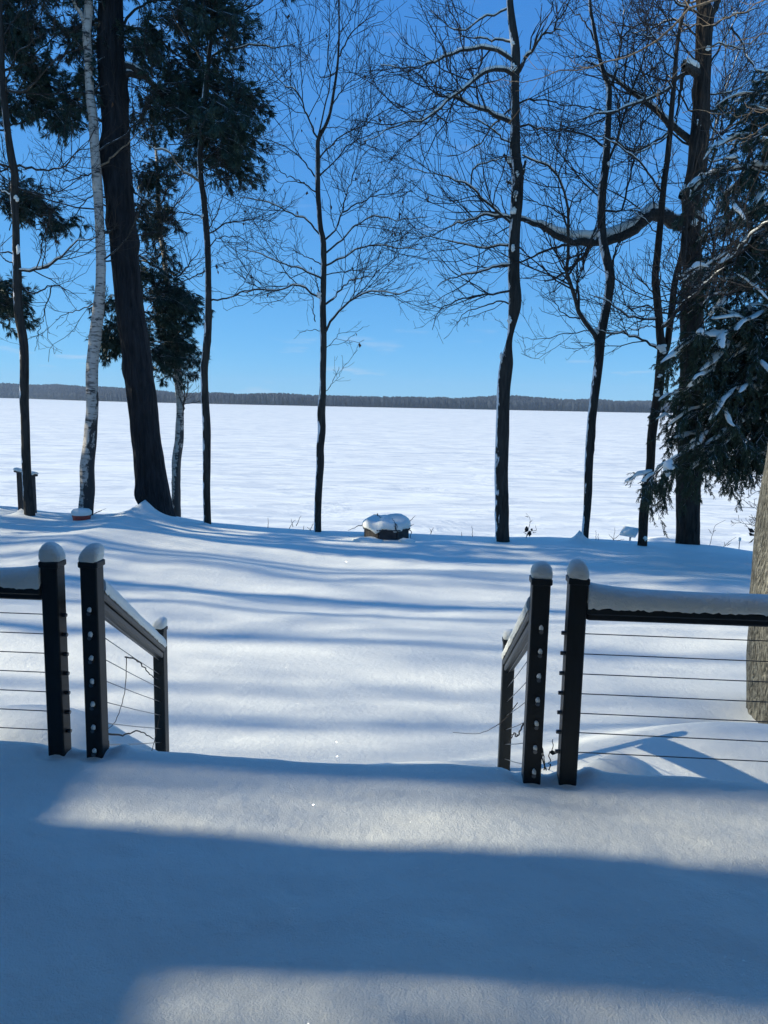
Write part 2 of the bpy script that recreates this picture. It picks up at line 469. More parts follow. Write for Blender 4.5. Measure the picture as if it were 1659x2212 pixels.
def lawn(X, Y):
    X = np.asarray(X, float); Y = np.asarray(Y, float)
    z = lawn_raw(X, Y)
    # keep the brow of the bank on the photographed line
    for x, y, rx, ry, h in DRIFTS:
        r = np.sqrt(((X - x) / rx) ** 2 + ((Y - y) / ry) ** 2)
        z = z + h * np.exp(-r * 1.6)
    # stair ramp under the snow
    w = np.exp(-((X + .28) / .95) ** 6)
    ramp_ = np.where(Y < 3.1, -.12, -.12 - (Y - 3.1) * .52)
    z = np.where(w > .02, np.maximum(z, z * (1 - w) + w * np.maximum(ramp_, z)), z)
    # snow-covered shrubs either side of the steps
    z = z + bump(X, Y, -1.95, 4.15, .75, .50, .60, 3) + bump(X, Y, -3.4, 4.3, .9, .6, .3)
    z = z + bump(X, Y, 1.95, 4.2, 1.25, .80, .46, 2.0) + bump(X, Y, 1.15, 3.50, .40, .34, .50, 2.2) + bump(X, Y, 3.6, 3.9, 1.3, .8, .25)
    z = z - bump(X, Y, 2.78, 5.35, .42, .36, .30, 2.6)
    z = z + bump(X, Y, 6.55, 17.6, 1.0, .6, .42, 2.2)
    z = np.maximum(z, -9.5)
    return z
def axis(segs):
    out = []
    for a, b, s in segs:
        out.append(np.arange(a, b, s))
    return np.concatenate(out + [[segs[-1][1]]])
gx = axis([(-90, -16, 3.0), (-16, -8.5, .25), (-8.5, -4, .075), (-4, 4.6, .04), (4.6, 9, .075), (9, 16, .25), (16, 90, 3.0)])
gy = axis([(-30, 2, 4.0), (2, 3.2, .1), (3.2, 6.4, .03), (6.4, 16.5, .055), (16.5, 20, .12), (20, 60, 1.5)])
GX, GY = np.meshgrid(gx, gy)
GZ = lawn(GX, GY)
# per-column correction so that the brow meets the skyline of the photograph
colmax = np.max(np.where((GY > 12.5) & (GY < 16.3), (lawn_raw(GX, GY) - CAM[2]) / GY, -9), axis=0)
tgt = np.interp(gx, cw[:, 0] * 1.0, (cw[:, 2] - CAM[2]) / 15.0)
corr = (tgt - colmax) * 15.0
CORR = lambda X: np.interp(X, gx, corr)
_lawn0 = lawn
def lawn(X, Y):
    return _lawn0(X, Y) + CORR(X) * sstep(7, 14, Y) * np.where(np.abs(X) < 40, 1, 0)
GZ = lawn(GX, GY)
def grid(X, Y, Z):
    ny, nx = X.shape
    i = np.arange(ny * nx).reshape(ny, nx)
    return np.stack([X, Y, Z], -1).reshape(-1, 3), np.stack([i[:-1, :-1], i[:-1, 1:], i[1:, 1:], i[1:, :-1]], -1).reshape(-1, 4)
o = MB().add(*grid(GX, GY, GZ)).build('ground', M['snow']); o['kind'] = 'structure'
o['label'] = 'snow-covered lawn sloping to the brow of the lake bank'

# frozen lake
LZ = -8.2
def lake_mat():
    m, n, b = mat('lake_snow')
    b.inputs['Roughness'].default_value = .6
    b.inputs['Specular IOR Level'].default_value = .2
    g, v = coords(n, (.10, .26, 1))
    a = N(n, 'ShaderNodeTexNoise', Scale=1.0, Detail=6, Roughness=.60, Distortion=1.4); n.links.new(v, a.inputs['Vector'])
    _, v2 = coords(n, (.012, .035, 1)); c = N(n, 'ShaderNodeTexNoise', Scale=1.0, Detail=4); n.links.new(v2, c.inputs['Vector'])
    r = ramp(n, a.outputs[0], [(.38, (.64, .655, .64)), (.56, (.865, .85, .765))])
    n.links.new(r.outputs[0], b.inputs['Base Color'])
    b0 = N(n, 'ShaderNodeBump', Strength=1.0, Distance=1.6); n.links.new(c.outputs[0], b0.inputs['Height'])
    b1 = N(n, 'ShaderNodeBump', Strength=1.0, Distance=.5); n.links.new(a.outputs[0], b1.inputs['Height'])
    n.links.new(b0.outputs[0], b1.inputs['Normal']); n.links.new(b1.outputs[0], b.inputs['Normal'])
    return m
M['lake'] = lake_mat()
lx = axis([(-5000, -400, 400), (-400, 400, 10), (400, 5000, 400)])
ly = axis([(24, 120, 1.5), (120, 400, 8), (400, 2200, 120)])
LX, LY = np.meshgrid(lx, ly)
o = MB().add(*grid(LX, LY, np.full_like(LX, LZ) + .05 * fbm(LX * .12, LY * .25, 9., 3))).build('lake', M['lake']); o['kind'] = 'structure'
o['label'] = 'wide frozen lake under wind-rippled snow'

# far shore: hill and bare woods
hill_px = np.array([(-600, 812, 842), (0, 827, 860), (150, 832, 864), (290, 838, 868), (400, 847, 871), (600, 852, 876), (850, 860, 882), (960, 864, 884), (1060, 860, 886), (1200, 864, 888), (1460, 872, 892), (1659, 878, 896), (2200, 890, 907)], float)
HY = 2050.0
hxs = np.array([pt(a, c, HY)[0] for a, b, c in hill_px])
hts = np.array([pt(a, b, HY + 250)[2] for a, b, c in hill_px])
def shore_y(X):
    # where the shoreline pixel meets the ice
    return np.interp(X, hxs, [min(2180, max(1500, gpt(a, c, LZ)[1])) for a, b, c in hill_px])
def hill_top(X): return np.interp(X, hxs, hts) + 4.5 * fbm(np.asarray(X) * .0045, 3.0, 0, 3)
hx = np.linspace(-2600, 2600, 240)
hv = np.linspace(0, 1, 14)
HX, HV = np.meshgrid(hx, hv)
HYY = shore_y(HX) - 8 + HV * 700
hz = LZ + 1.0 + (np.maximum(hill_top(HX) - LZ - 19, 4)) * sstep(0, .40, HV) + 3 * fbm(HX * .01, HV * 6, 2.0, 3) * sstep(0, .2, HV)
hz = np.where(HV <= 0, LZ - 1, hz)
M['hill'] = plain('wooded_hillside', (.07, .07, .075), .9, noise=(.03, .03, .1), var=.5)
o = MB().add(*grid(HX, HYY, hz)).build('hills', M['hill']); o['kind'] = 'structure'
o['label'] = 'low wooded hills along the far shore'
M['farwood'] = leafy('bare_far_wood', (.024, .030, .038), (.046, .052, .060), .9)
M['farfir'] = leafy('far_evergreens', (.02, .03, .026), (.045, .055, .045), .9)
_fn = M['farwood'].node_tree; _fb = _fn.nodes['Principled BSDF']; _src = _fb.inputs['Base Color'].links[0].from_socket
_, _v = coords(_fn, (.012, .02, .02)); _t = N(_fn, 'ShaderNodeTexNoise', Scale=1.0, Detail=4); _fn.links.new(_v, _t.inputs['Vector'])
_r = ramp(_fn, _t.outputs[0], [(.35, (.55, .60, .70)), (.65, (1.35, 1.35, 1.25))]); _m = N(_fn, 'ShaderNodeMix', data_type='RGBA', blend_type='MULTIPLY'); _m.inputs[0].default_value = 1
_fn.links.new(_src, _m.inputs[6]); _fn.links.new(_r.outputs[0], _m.inputs[7]); _fn.links.new(_m.outputs[2], _fb.inputs['Base Color'])
def far_trees(n, conifer):
    X = rng.uniform(-1900, 1900, n)
    V = rng.random(n) ** 1.5 * .55
    if conifer: V = np.where(rng.random(n) < .8, rng.random(n) * .03, V)
    Yt = shore_y(X) - 4 + V * 700
    z = np.array(LZ + 1.0 + np.maximum(hill_top(X) - LZ - 19, 4) * sstep(0, .40, V) + 3 * fbm(X * .01, V * 6, 2.0, 3) * sstep(0, .2, V))
    H = rng.uniform(15.5, 19.5, n) * (0.55 if conifer else 1.0)
    Wd = rng.uniform(1.7, 3.2, n) * (1.0 if conifer else 1.35)
    an = np.arange(5) / 5 * 2 * math.pi
    prof = [(.75, .02), (1.0, .22), (.45, .65), (.04, 1.0)] if conifer else [(.30, 0), (.55, .3), (1.0, .62), (.55, .92), (.1, 1.0)]
    rr = rng.uniform(.75, 1.25, (n, len(prof), 5))
    V3 = np.zeros((n, len(prof), 5, 3))
    for k, (a, h) in enumerate(prof):
        V3[:, k, :, 0] = X[:, None] + Wd[:, None] * a * np.cos(an) * rr[:, k]
        V3[:, k, :, 1] = Yt[:, None] + Wd[:, None] * a * np.sin(an) * rr[:, k]
        V3[:, k, :, 2] = (z - 1)[:, None] + (H * h)[:, None] * (1 + 0.0 * rr[:, k])
    idx = np.arange(n * len(prof) * 5).reshape(n, len(prof), 5)
    a = idx[:, :-1]; b = np.roll(a, -1, 2); d = idx[:, 1:]; c = np.roll(d, -1, 2)
    return V3, np.stack([a, b, c, d], -1).reshape(-1, 4)
o = MB().add(*far_trees(22000, False)).build('bare_forest', M['farwood'], smooth=False, kind='stuff'); o['label'] = 'grey leafless woods covering the far shore hills'
o = MB().add(*far_trees(1500, True)).build('evergreen_forest', M['farfir'], smooth=False, kind='stuff'); o['label'] = 'dark evergreens scattered along the far shore'

# cottages on the far shore
M['cot'] = plain('cottage_wall', (.30, .30, .31), .8)
M['cot2'] = plain('cottage_window', (.03, .035, .04), .2)
cots = [(1334, 889.2, 13, 1.0, 'grey far-shore cottage with snowy roof right of the forked tree'), (1374, 890.0, 9, .8, 'small low far-shore cottage between the forked tree and the twin-stemmed tree'),
        (1431, 891.0, 15, 1.1, 'long far-shore cottage just right of the twin-stemmed tree'), (1451, 891.6, 10, .8, 'small far-shore cottage next to the oak trunk')]
for px, py, wd, hh, lab in cots:
    Yf = float(shore_y(pt(px, py, 1900)[0])) - 18; p = pt(px, py, Yf); p = np.array([p[0], Yf, LZ])
    t = thing('cottage', lab, 'cottage', p, 'cottages on the far shore')
    MB().box(p + (0, 0, 2.2 * hh), (wd, 8, 4.4 * hh)).build('wall', M['cot'], t, False)
    z0, z1 = p[2] + 4.4 * hh, p[2] + 8 * hh
    a = wd / 2 + .6
    V = [(-a, -4.8, z0 - .3), (a, -4.8, z0 - .3), (a, 0, z1), (-a, 0, z1), (a, 4.8, z0 - .3), (-a, 4.8, z0 - .3)]
    V = [(p[0] + x, p[1] + y, z) for x, y, z in V]
    MB().add(V, [[0, 1, 2, 3], [3, 2, 4, 5], [0, 5, 4, 1]], [[0, 3, 5], [1, 4, 2]]).build('roof', M['cap'], t, False)
    for k in (-.25, .2):
        MB().box(p + (wd * k, -4.05, 2.4 * hh), (1.6, .2, 1.5)).build('window', M['cot2'], t, False)

# ------------------------------------------------------------------ deck under snow
LO = gpt(125.5, 1634, 0.0); LI = gpt(204, 1642, 0.0); RI = gpt(1149, 1690, 0.0); RO = gpt(1228, 1698, 0.0)
EU = RI - LI; EU[2] = 0; EU /= np.linalg.norm(EU)           # along the deck edge, to the right
EV = np.array([-EU[1], EU[0], 0])                           # outwards to the lake
AX = np.array([EU, EV, (0, 0, 1.0)])
PW = .066
def duv(u, v, z): return LI + EU * u + EV * v + np.array([0, 0, z])
uLO, uRI, uRO = [(p - LI) @ EU for p in (LO, RI, RO)]
POSTS = [(uLO, 0), (0, 0), (uRI, 0), (uRO, 0)]
def deck_z(u, v):
    z = .028 * fbm(u * .55 + 3, v * .9, 2., 3) + .010 * fbm(u * 2.0, v * 2.6, 7., 3) + .0025 * fbm(u * 9, v * 11, 1., 3)
    z = z * (1 - .6 * np.exp(-((v - .1) / .3) ** 2))
    z = z - .10 * sstep(1.2, 3.2, u) * sstep(-.2, -2, v) * .4
    for pu, pv in POSTS:
        z = z + .05 * np.exp(-(((u - pu - .075) / .055) ** 2 + ((v - pv - .10) / .07) ** 2))
        r = np.sqrt((u - pu) ** 2 + (v - pv - .03) ** 2)
        z = z - .022 * np.exp(-((r - .055) / .035) ** 2)
    z = z - .035 * np.exp(-((u - uLO / 2) / .05) ** 2) * np.exp(-((v - .12) / .1) ** 2)
    z = z - .02 * np.exp(-((u - (uRI + uRO) / 2) / .05) ** 2) * np.exp(-((v - .12) / .1) ** 2)
    z = z + .012 * sstep(-.35, 0.05, v)
    return z
uu = axis([(-6, -1.6, .1), (-1.6, 2.9, .018), (2.9, 7, .1)])
ve = .155
vv = np.concatenate([np.arange(-4.6, -2.2, .12), np.arange(-2.2, -.25, .022), np.arange(-.25, ve - .10, .012)])
UU, VV = np.meshgrid(uu, vv)
edge = .02 * fbm(uu * 1.3, 0 * uu, 4., 3) + .006 * fbm(uu * 6, 0 * uu, 8., 2)
P = np.stack([UU, VV + edge[None] * sstep(-.3, .1, VV), deck_z(UU, VV)], -1)
v0 = vv[-1]; z0 = P[-1, :, 2]; rows = []
for a in np.linspace(10, 100, 9):
    r_ = .10
    rows.append(np.stack([uu, v0 + edge + r_ * math.sin(R(a)), z0 - r_ * (1 - math.cos(R(a))) * (1 if a < 90 else 1.0)], -1))
rows.append(np.stack([uu, v0 + edge + .05, z0 - .35], -1))
rows.append(np.stack([uu, v0 + edge + .0, z0 - 1.3], -1))
P = np.concatenate([P, np.stack(rows)], 0)
WP = LI + P[..., 0:1] * EU + P[..., 1:2] * EV + P[..., 2:3] * np.array([0, 0, 1.0])
o = MB().add(*grid(WP[..., 0], WP[..., 1], WP[..., 2])).build('deck', M['snow']); o['kind'] = 'structure'
o['label'] = 'deck platform buried under deep smooth snow'

# ------------------------------------------------------------------ cable railings
def dome(c, ax, w, h, seed):
    b = MB()
    prof = [(w * .93, -.004), (w * 1.02, h * .12), (w * 1.0, h * .35), (w * .90, h * .60), (w * .70, h * .82), (w * .38, h * .96), (w * .02, h)]
    b.lathe((0, 0, 0), prof, 24, [.9, .8, .5, .25, .1, 0, 0])
    V = b.v[0]
    V += (.13 * w * np.stack([fbm(V[:, 0] * 14 + seed * 5, V[:, 1] * 14, V[:, 2] * 14, 2)] * 3, 1)) * np.array([1, 1, .5])
    V[:, 0] += V[:, 2] * (.06 + .16 * math.sin(seed * 2.3 + 1)); V[:, 2] *= 1 + .12 * math.sin(seed * 5.1)
    b.v[0] = np.asarray(c) + V @ ax
    return b
def post(parent, u, v, zb, zt, ax=AX, w=PW, capw=.077, domeh=.064, base=None):
    c0 = (LI + EU * u + EV * v if base is None else np.array(base)).astype(float)
    c0 = c0 + EV * w / 2 if base is None else c0
    p = MB().box((c0[0], c0[1], (zb + zt) / 2), (w, w, zt - zb), ax, .004).build('post', M['metal'], parent, False)
    MB().box((c0[0], c0[1], zt + .009), (capw, capw, .026), ax, .004).build('post_cap', M['metal'], p, False)
    dome((c0[0], c0[1], zt + .024), ax, capw / 2, domeh, u * 7 + v).build('snow_cap', M['cap'], p)
    return p, c0
def snow_bar(A, B, w, h, lift, seed, n=60, end_rise=0.0):
    """long snow loaf lying on a rail from A to B"""
    A, B = np.asarray(A, float), np.asarray(B, float)
    d = B - A; L = np.linalg.norm(d); d /= L
    s = np.cross(d, (0, 0, 1.0)); s /= np.linalg.norm(s)
    n2 = np.cross(s, d)
    t = np.linspace(0, 1, n)
    prof = np.array([(-.50, -.02), (-.56, .12), (-.56, .40), (-.50, .68), (-.34, .90), (-.1, 1.0), (.1, 1.0), (.34, .90), (.50, .68), (.56, .40), (.56, .12), (.50, -.02)])
    V = np.zeros((n, len(prof), 3))
    for k, (a, b) in enumerate(prof):
        hh = h * (1 + .05 * fbm(t * L * 4 + seed, k * .2 + 0 * t, 0, 2)) + end_rise * np.exp(-t * L / .10) * (b > .3)
        off = w * a * (1 + .04 * fbm(t * L * 9 + seed, k + 0 * t, 3.1, 3))
        jag = (b < .05) * (.0045 * fbm(t * L * 95 + seed, k + 0 * t, 1.7, 3) - .002) + .0025 * fbm(t * L * 40 + seed, k * .7 + 0 * t, 4.4, 2) * (b < .8)
        V[:, k] = A + np.outer(t * L, d) + np.outer(off, s) + np.outer(b * hh + lift + jag, n2)
    i = np.arange(n * len(prof)).reshape(n, -1)
    Q = np.stack([i[:-1, :-1], i[1:, :-1], i[1:, 1:], i[:-1, 1:]], -1).reshape(-1, 4)
    b = MB().add(V, Q)
    for e in (0, n - 1):
        c = V[e].mean(0); m_ = len(prof)
        T = [[m_, j, (j + 1)] if e == 0 else [m_, j + 1, j] for j in range(m_ - 1)]
        b.add(np.vstack([V[e], c]), None, T)
    return b
def bar(A, B, w, h, up=(0, 0, 1), bev=.006):
    A, B = np.asarray(A, float), np.asarray(B, float)
    d = B - A; L = np.linalg.norm(d); d /= L
    s = np.cross(d, up); s /= np.linalg.norm(s)
    return MB().box((A + B) / 2, (L, w, h), np.array([d, s, np.cross(s, d)]) * np.array([[1], [-1], [1]]) * np.array([[1], [-1], [1]]), bev)
def zpix(px, py, base):       # height of a pixel above a plan position
    return pt(px, py, base[1])[2]
ztop = [zpix(125, 1224, LO), zpix(203, 1226, LI), zpix(1168, 1263, RI), zpix(1249, 1264, RO)]

def deck_railing(name, label, u, zt, side, rail_z, cable_z, studs_face, far):
    t = thing(name, label, 'railing', duv(u, 0, 0), 'cable railings of the deck')
    p, c0 = post(t, u, 0, -.25, zt)
    c = duv(u, PW / 2, 0)
    A = c + EU * side * (PW / 2 + .001); B = c + EU * side * far
    A = A + (0, 0, rail_z); B = B + (0, 0, rail_z)
    r = bar(A, B, .075, .030).build('top_rail', M['metal'], t, False)
    bar(A - (0, 0, .025), B - (0, 0, .025), .045, .028).build('rail_channel', M['metal'], r, False)
    snow_bar(A + EU * side * .002, B, .082, .062, .014, u, 320, .024).build('snow', M['cap'], r)
    q, _ = post(t, u + side * far, 0, -.25, zt)
    for zc in cable_z:
        a = c + EU * side * PW / 2 + (0, 0, zc); b = c + EU * side * (far - PW / 2) + (0, 0, zc)
        MB().tubes([a, (a + b) / 2 - (0, 0, .002), b], [.0021] * 3, 6).build('cable', M['cable'], t)
        e = c - EU * side * (PW / 2) + (0, 0, zc)
        s = MB().tubes([e, e - EU * side * .016], [.0085, .0075], 8, True)
        s = s.build('cable_end', M['stud'], p)
    return t
zr = zpix(1272, 1322, RO)
cz_r = [pt(1268, 1124.6 + K * y, RO[1])[2] for y in (693, 815, 936, 1055, 1173, 1290, 1408)]
cz_l = [pt(103, 1124.6 + K * y, LO[1])[2] for y in (565, 682, 798, 912, 1028, 1143, 1255)]
zl = zpix(99, 1276, LO)
deck_railing('cable_railing', 'charcoal deck railing left of the steps, snow along its level rail', uLO, ztop[0], -1, zl, cz_l, 'side', 3.2)
deck_railing('cable_railing', 'charcoal deck railing right of the steps, in front of the pale trunk', uRO, ztop[3], 1, zr, cz_r, 'side', 3.2)

# lower newels of the stair
LLp = pt(345, 1362, 4.55); LRp = pt(1100, 1387, 4.30)
def stair_railing(label, u, zt, lower, zlow, dv_side, knobs_px):
    base = duv(u, 0, 0)
    t = thing('stair_railing', label, 'railing', base, 'sloping railings of the steps')
    p, c0 = post(t, u, 0, -.25, zt)
    lo = np.array([lower[0], lower[1], -1.0])
    d = lo[:2] - c0[:2]; yaw = d / np.linalg.norm(d)
    p2, _ = post(t, u, 0, -1.2, zlow, base=lo, w=.068, capw=.077, domeh=.058)
    c = np.array([c0[0], c0[1], 0]) + np.array([yaw[0], yaw[1], 0]) * (PW / 2 + .002)
    e = np.array([lo[0], lo[1], 0]) - np.array([yaw[0], yaw[1], 0]) * (.036)
    za, zb = zt - .125, zlow - .11
    A = c + (0, 0, za); B = e + (0, 0, zb)
    r = bar(A, B, .070, .030).build('top_rail', M['metal'], t, False)
    n2 = np.cross(np.cross(B - A, (0, 0, 1.0)), B - A); n2 /= np.linalg.norm(n2)
    bar(A - n2 * .034, B - n2 * .034, .052, .034).build('rail_channel', M['metal'], r, False)
    snow_bar(A, B + (B - A) * .0, .076, .062, .014, u * 3 + 1, 170).build('snow', M['cap'], r)
    for i, py in enumerate(knobs_px):
        zc = pt(knobs_px[i][0], knobs_px[i][1], c0[1] - PW / 2)[2]
        a = c + (0, 0, zc); b = e + (0, 0, zb - .06 - (za - .045 - zc) * .93)
        MB().tubes([a, (a + b) / 2 - (0, 0, .003), b], [.0021] * 3, 6).build('cable', M['cable'], t)
        f = np.array([c0[0], c0[1], zc]) - EV * PW / 2 + EU * .004
        s = MB().tubes([f, f - EV * .018], [.0085, .0078], 10, True).build('cable_end', M['stud'], p)
        sn = MB()
        blob(sn, f - EV * .009 + (.001, 0, .0125), (.0085, .009, .0115), i + u)
        sn.build('snow_cap', M['cap'], s)
    return t, A, B, c, e
_ico = []
for i in range(7):
    for j in range(10):
        a, b_ = math.pi * i / 6, 2 * math.pi * j / 10
        _ico.append((math.sin(a) * math.cos(b_), math.sin(a) * math.sin(b_), math.cos(a)))
_ico = np.array(_ico)
_icoQ = np.array([[i*10+j, (i+1)*10+j, (i+1)*10+(j+1)%10, i*10+(j+1)%10] for i in range(6) for j in range(10)])
def blob(mb, c, s, seed=0, ax=None, rough=.25):
    V = _ico * (1 + rough * fbm(_ico[:, 0] * 1.3 + seed * 3.1, _ico[:, 1] * 1.3, _ico[:, 2] * 1.3 + seed, 2))[:, None] * np.asarray(s)
    if ax is not None: V = V @ ax
    mb.add(V + np.asarray(c), _icoQ)
lk = [(540 * K, 1124.6 + K * y) for y in (548, 692, 832, 970, 1105, 1240, 1378)]
rk = [(1055.5 + K * x, 1124.6 + K * y) for x, y in ((308, 655), (301, 795), (292, 940), (284, 1080), (276, 1220), (270, 1362), (264, 1505))]
tl, lA, lB, lc, le = stair_railing('sloping charcoal stair railing left of the steps, bare vine on its cables', 0, ztop[1], LLp, LLp[2], 1, lk)
trr, rA, rB, rc, re_ = stair_railing('sloping charcoal stair railing right of the steps, seen nearly edge on', uRI, ztop[2], LRp, LRp[2], -1, rk)

# dead vines on the stair cables
def vine(name, label, strands):
    t = thing(name, label, 'vine', strands[0][0][0])
    for pts_, r_ in strands:
        q = catmull(pts_, 40)
        q = q + (.0035 if r_ > .0035 else .0012) * np.stack([np.sin(np.arange(40) * 1.3), np.cos(np.arange(40) * 1.3), np.sin(np.arange(40) * .9 + 1)], 1) * np.sin(np.linspace(0, math.pi, 40))[:, None]
        MB().tubes(q, np.linspace(r_, r_ * .6, 40), 5).build('stem', M['twig'], t)
    return t
def onrail(f, dz, c, e, A, B): # point below the rail at fraction f
    return c + (e - c) * f + np.array([0, 0, A[2] + (B[2] - A[2]) * f - dz])
v1 = [onrail(f, .18 + .02 * math.sin(f * 9), lc, le, lA, lB) for f in (.35, .5, .65, .8, .97)]
v2 = [onrail(f, .56 + .02 * math.sin(f * 9), lc, le, lA, lB) for f in (.05, .3, .5, .65, .82)]
v3 = [onrail(f, z, lc, le, lA, lB) for f, z in ((.37, .18), (.33, .35), (.2, .50), (.06, .56))]
v4 = [onrail(f, z, lc, le, lA, lB) for f, z in ((.1, .6), (.12, .72), (.16, .85), (.17, .9))]
v5 = [onrail(f, z, lc, le, lA, lB) for f, z in ((.98, .42), (.85, .58), (.7, .72), (.62, .8))]
vine('vine', 'thin leafless vine twisted along the left stair cables', [(v1, .004), (v2, .0045), (v3, .0022), (v4, .0022), (v5, .0028)])
w1 = [onrail(f, z, rc, re_, rA, rB) for f, z in ((.25, .42), (.45, .47), (.6, .45), (.8, .5))]
w2 = [onrail(.5, .3, rc, re_, rA, rB), onrail(.7, .38, rc, re_, rA, rB) + (-.05, 0, 0), onrail(.9, .46, rc, re_, rA, rB) + (-.15, .05, 0), onrail(.95, .44, rc, re_, rA, rB) + (-.30, .08, -.03)]
vine('vine', 'thin leafless vine twisted along the right stair cables, one shoot reaching out', [(w1, .004), (w2, .0025)])

# ------------------------------------------------------------------ trees
def sample(P, Rr, i, t):
    n = P.shape[1]; x = t * (n - 1); k = np.clip(x.astype(int), 0, n - 2); f = (x - k)[:, None]
    p = P[i, k] * (1 - f) + P[i, k + 1] * f
    r = Rr[i, k] * (1 - f[:, 0]) + Rr[i, k + 1] * f[:, 0]
    d = P[i, k + 1] - P[i, k]; d /= np.linalg.norm(d, axis=1, keepdims=True) + 1e-9
    return p, r, d
def spawn(P, Rr, dens, length, ang=(30, 60), up=.12, n=5, tmin=.12, rmul=.6, rtip=.0022, wig=.10, tend=1.0, seed=None, flat=1.0):
    """side shoots off every parent path; returns (P, R)"""
    if len(P) == 0: return P, Rr
    L = np.linalg.norm(np.diff(P, axis=1), axis=2).sum(1)
    cnt = rng.poisson(np.maximum(L * dens, .01)); i = np.repeat(np.arange(len(P)), cnt); m = len(i)
    if m == 0: return np.zeros((0, n, 3)), np.zeros((0, n))
    t = rng.uniform(tmin, tend, m); p, r, d = sample(P, Rr, i, t)
    q = rng.normal(size=(m, 3)); q[:, 1] *= flat; q -= (q * d).sum(1, keepdims=True) * d; q /= np.linalg.norm(q, axis=1, keepdims=True) + 1e-9
    a = np.radians(rng.uniform(ang[0], ang[1], m))[:, None]
    dr = d * np.cos(a) + q * np.sin(a); dr[:, 2] += up; dr /= np.linalg.norm(dr, axis=1, keepdims=True)
    ln = rng.uniform(length[0], length[1], m) * (1 - .55 * t) * np.minimum(1.6, .55 + .45 * L[i])
    s = np.linspace(0, 1, n)
    w = rng.normal(size=(m, n, 3)) * wig * 1.6; w[:, 0] = 0; w = np.cumsum(w, 1) / n * 2
    C = p[:, None] + ln[:, None, None] * (dr[:, None] * s[None, :, None] + w * s[None, :, None] ** .5)
    C[:, :, 2] += ln[:, None] * (up * 1.5 * s[None] ** 2 - up * .7 * s[None])
    r0 = np.clip(r * rmul, rtip, .016)
    RR = r0[:, None] * (1 - s[None]) + rtip * s[None]
    return C, RR
class Tree:
    def __init__(self, name, label, Y, trunk, barkm, cat='tree', group=None, sides=20, rough=.06, nring=90, flare=1.25, twig=None, limbm=None, ridge=0.0):
        self.Y = Y; self.twigm = twig or M['twig']; self.limbm = limbm or M['limb']
        tk = trunk
        P = np.array([pt(a, b, Y) for a, b, w in tk]); rr = np.array([w * .5 * Y / FPX for a, b, w in tk])
        base = P[-1] if P[-1, 2] < P[0, 2] else P[0]
        gz = float(lawn(base[0], base[1]))
        d = P[-1] - P[-2]; ext = min(base[2], gz) - .35
        P = np.vstack([P, P[-1] + np.array([d[0] / max(1e-6, -d[2]) * (P[-1, 2] - ext), 0, ext - P[-1, 2]])]); rr = np.append(rr, rr[-1] * flare)
        self.P, self.R = P, rr
        self.root = thing(name, label, cat, (base[0], base[1], min(base[2], gz)), group)
        self.barkm = barkm
        self.stem(P, rr, 'trunk', sides, rough, nring, ridge)
        self.limbs = []; self.snow = MB()
    def stem(self, P, rr, nm, sides, rough, nring, ridge=0.0, mat=None):
        C = catmull(np.column_stack([P, rr]), nring)
        Pp, Rr = C[:, :3], C[:, 3]
        zs = Pp[:, 2] * 1.1
        Pp = Pp + np.stack([fbm(zs + P[0, 0], 1.0, 0, 3), fbm(zs + P[0, 0], 7.0, 3., 3), 0 * zs], 1) * Rr[:, None] * (.16 if not ridge else .05)
        b = MB().tubes(Pp, Rr, sides)
        V = b.v[0].reshape(nring, sides, 3)
        ang = np.arange(sides) / sides * 2 * math.pi
        cx, sx_ = np.cos(ang)[None], np.sin(ang)[None]
        zz = Pp[:, 2][:, None]; sd = P[0, 0]
        k = 1 + rough * fbm(cx * 1.6 + sd, sx_ * 1.6, zz * 1.5, 3)
        if ridge: k = k + ridge * 1.5 * np.abs(vnoise(cx * 6.5 + sd, sx_ * 6.5, zz * .8)) + ridge * .5 * vnoise(cx * 12, sx_ * 12 + sd, zz * 3.5)
        kr = np.random.default_rng(int(abs(P[0, 0]) * 977) + nring)
        for _ in range(int(6 + nring / 20) if nring < 290 else 0):
            zk, ak = kr.uniform(zz.min(), min(zz.max(), 9.0)), kr.uniform(0, 2 * math.pi); rk = float(np.median(Rr))
            k = k + kr.uniform(.08, .30) * np.exp(-((zz - zk) / max(.05, rk * .8)) ** 2) * np.exp(-((np.angle(np.exp(1j * (ang - ak))))[None] / .5) ** 2)
        V[:] = Pp[:, None] + (V - Pp[:, None]) * k[..., None]
        b.v[0] = V.reshape(-1, 3)
        return b.build(nm, mat or self.barkm, self.root)
    def limb(self, pts_, w0, w1=1.5, dep=None, n=16, snow=0.0, mat=None, nm='limb', twigs=True, grow=1.0):
        """pts_ in photo units; starts on the trunk; drifts dep metres in depth by its tip"""
        w0 *= .70 if w0 < 10 else (.78 if w0 < 14 else 1)
        w1 = min(w1 * .8, w0)
        L = sum(math.dist(pts_[i][:2], pts_[i+1][:2]) for i in range(len(pts_) - 1))
        if dep is None: dep = rng.uniform(-.55, .55) * L * self.Y / FPX
        acc = 0; P = []
        for i, p in enumerate(pts_):
            if i: acc += math.dist(p[:2], pts_[i-1][:2])
            P.append(pt(p[0], p[1], self.Y + dep * (acc / L)))
        C = catmull(np.array(P), n)
        C[1:-1] += rng.normal(size=(n - 2, 3)) * .012 * min(1, L / 100)
        Rr = np.linspace(w0, w1, n) * .5 * self.Y / FPX
        MB().tubes(C, Rr, 7).build(nm, mat or self.limbm, self.root)
        if twigs: self.limbs.append((C, Rr, grow))
        if snow > 0:
            self.loaf(C, Rr, snow)
        return C
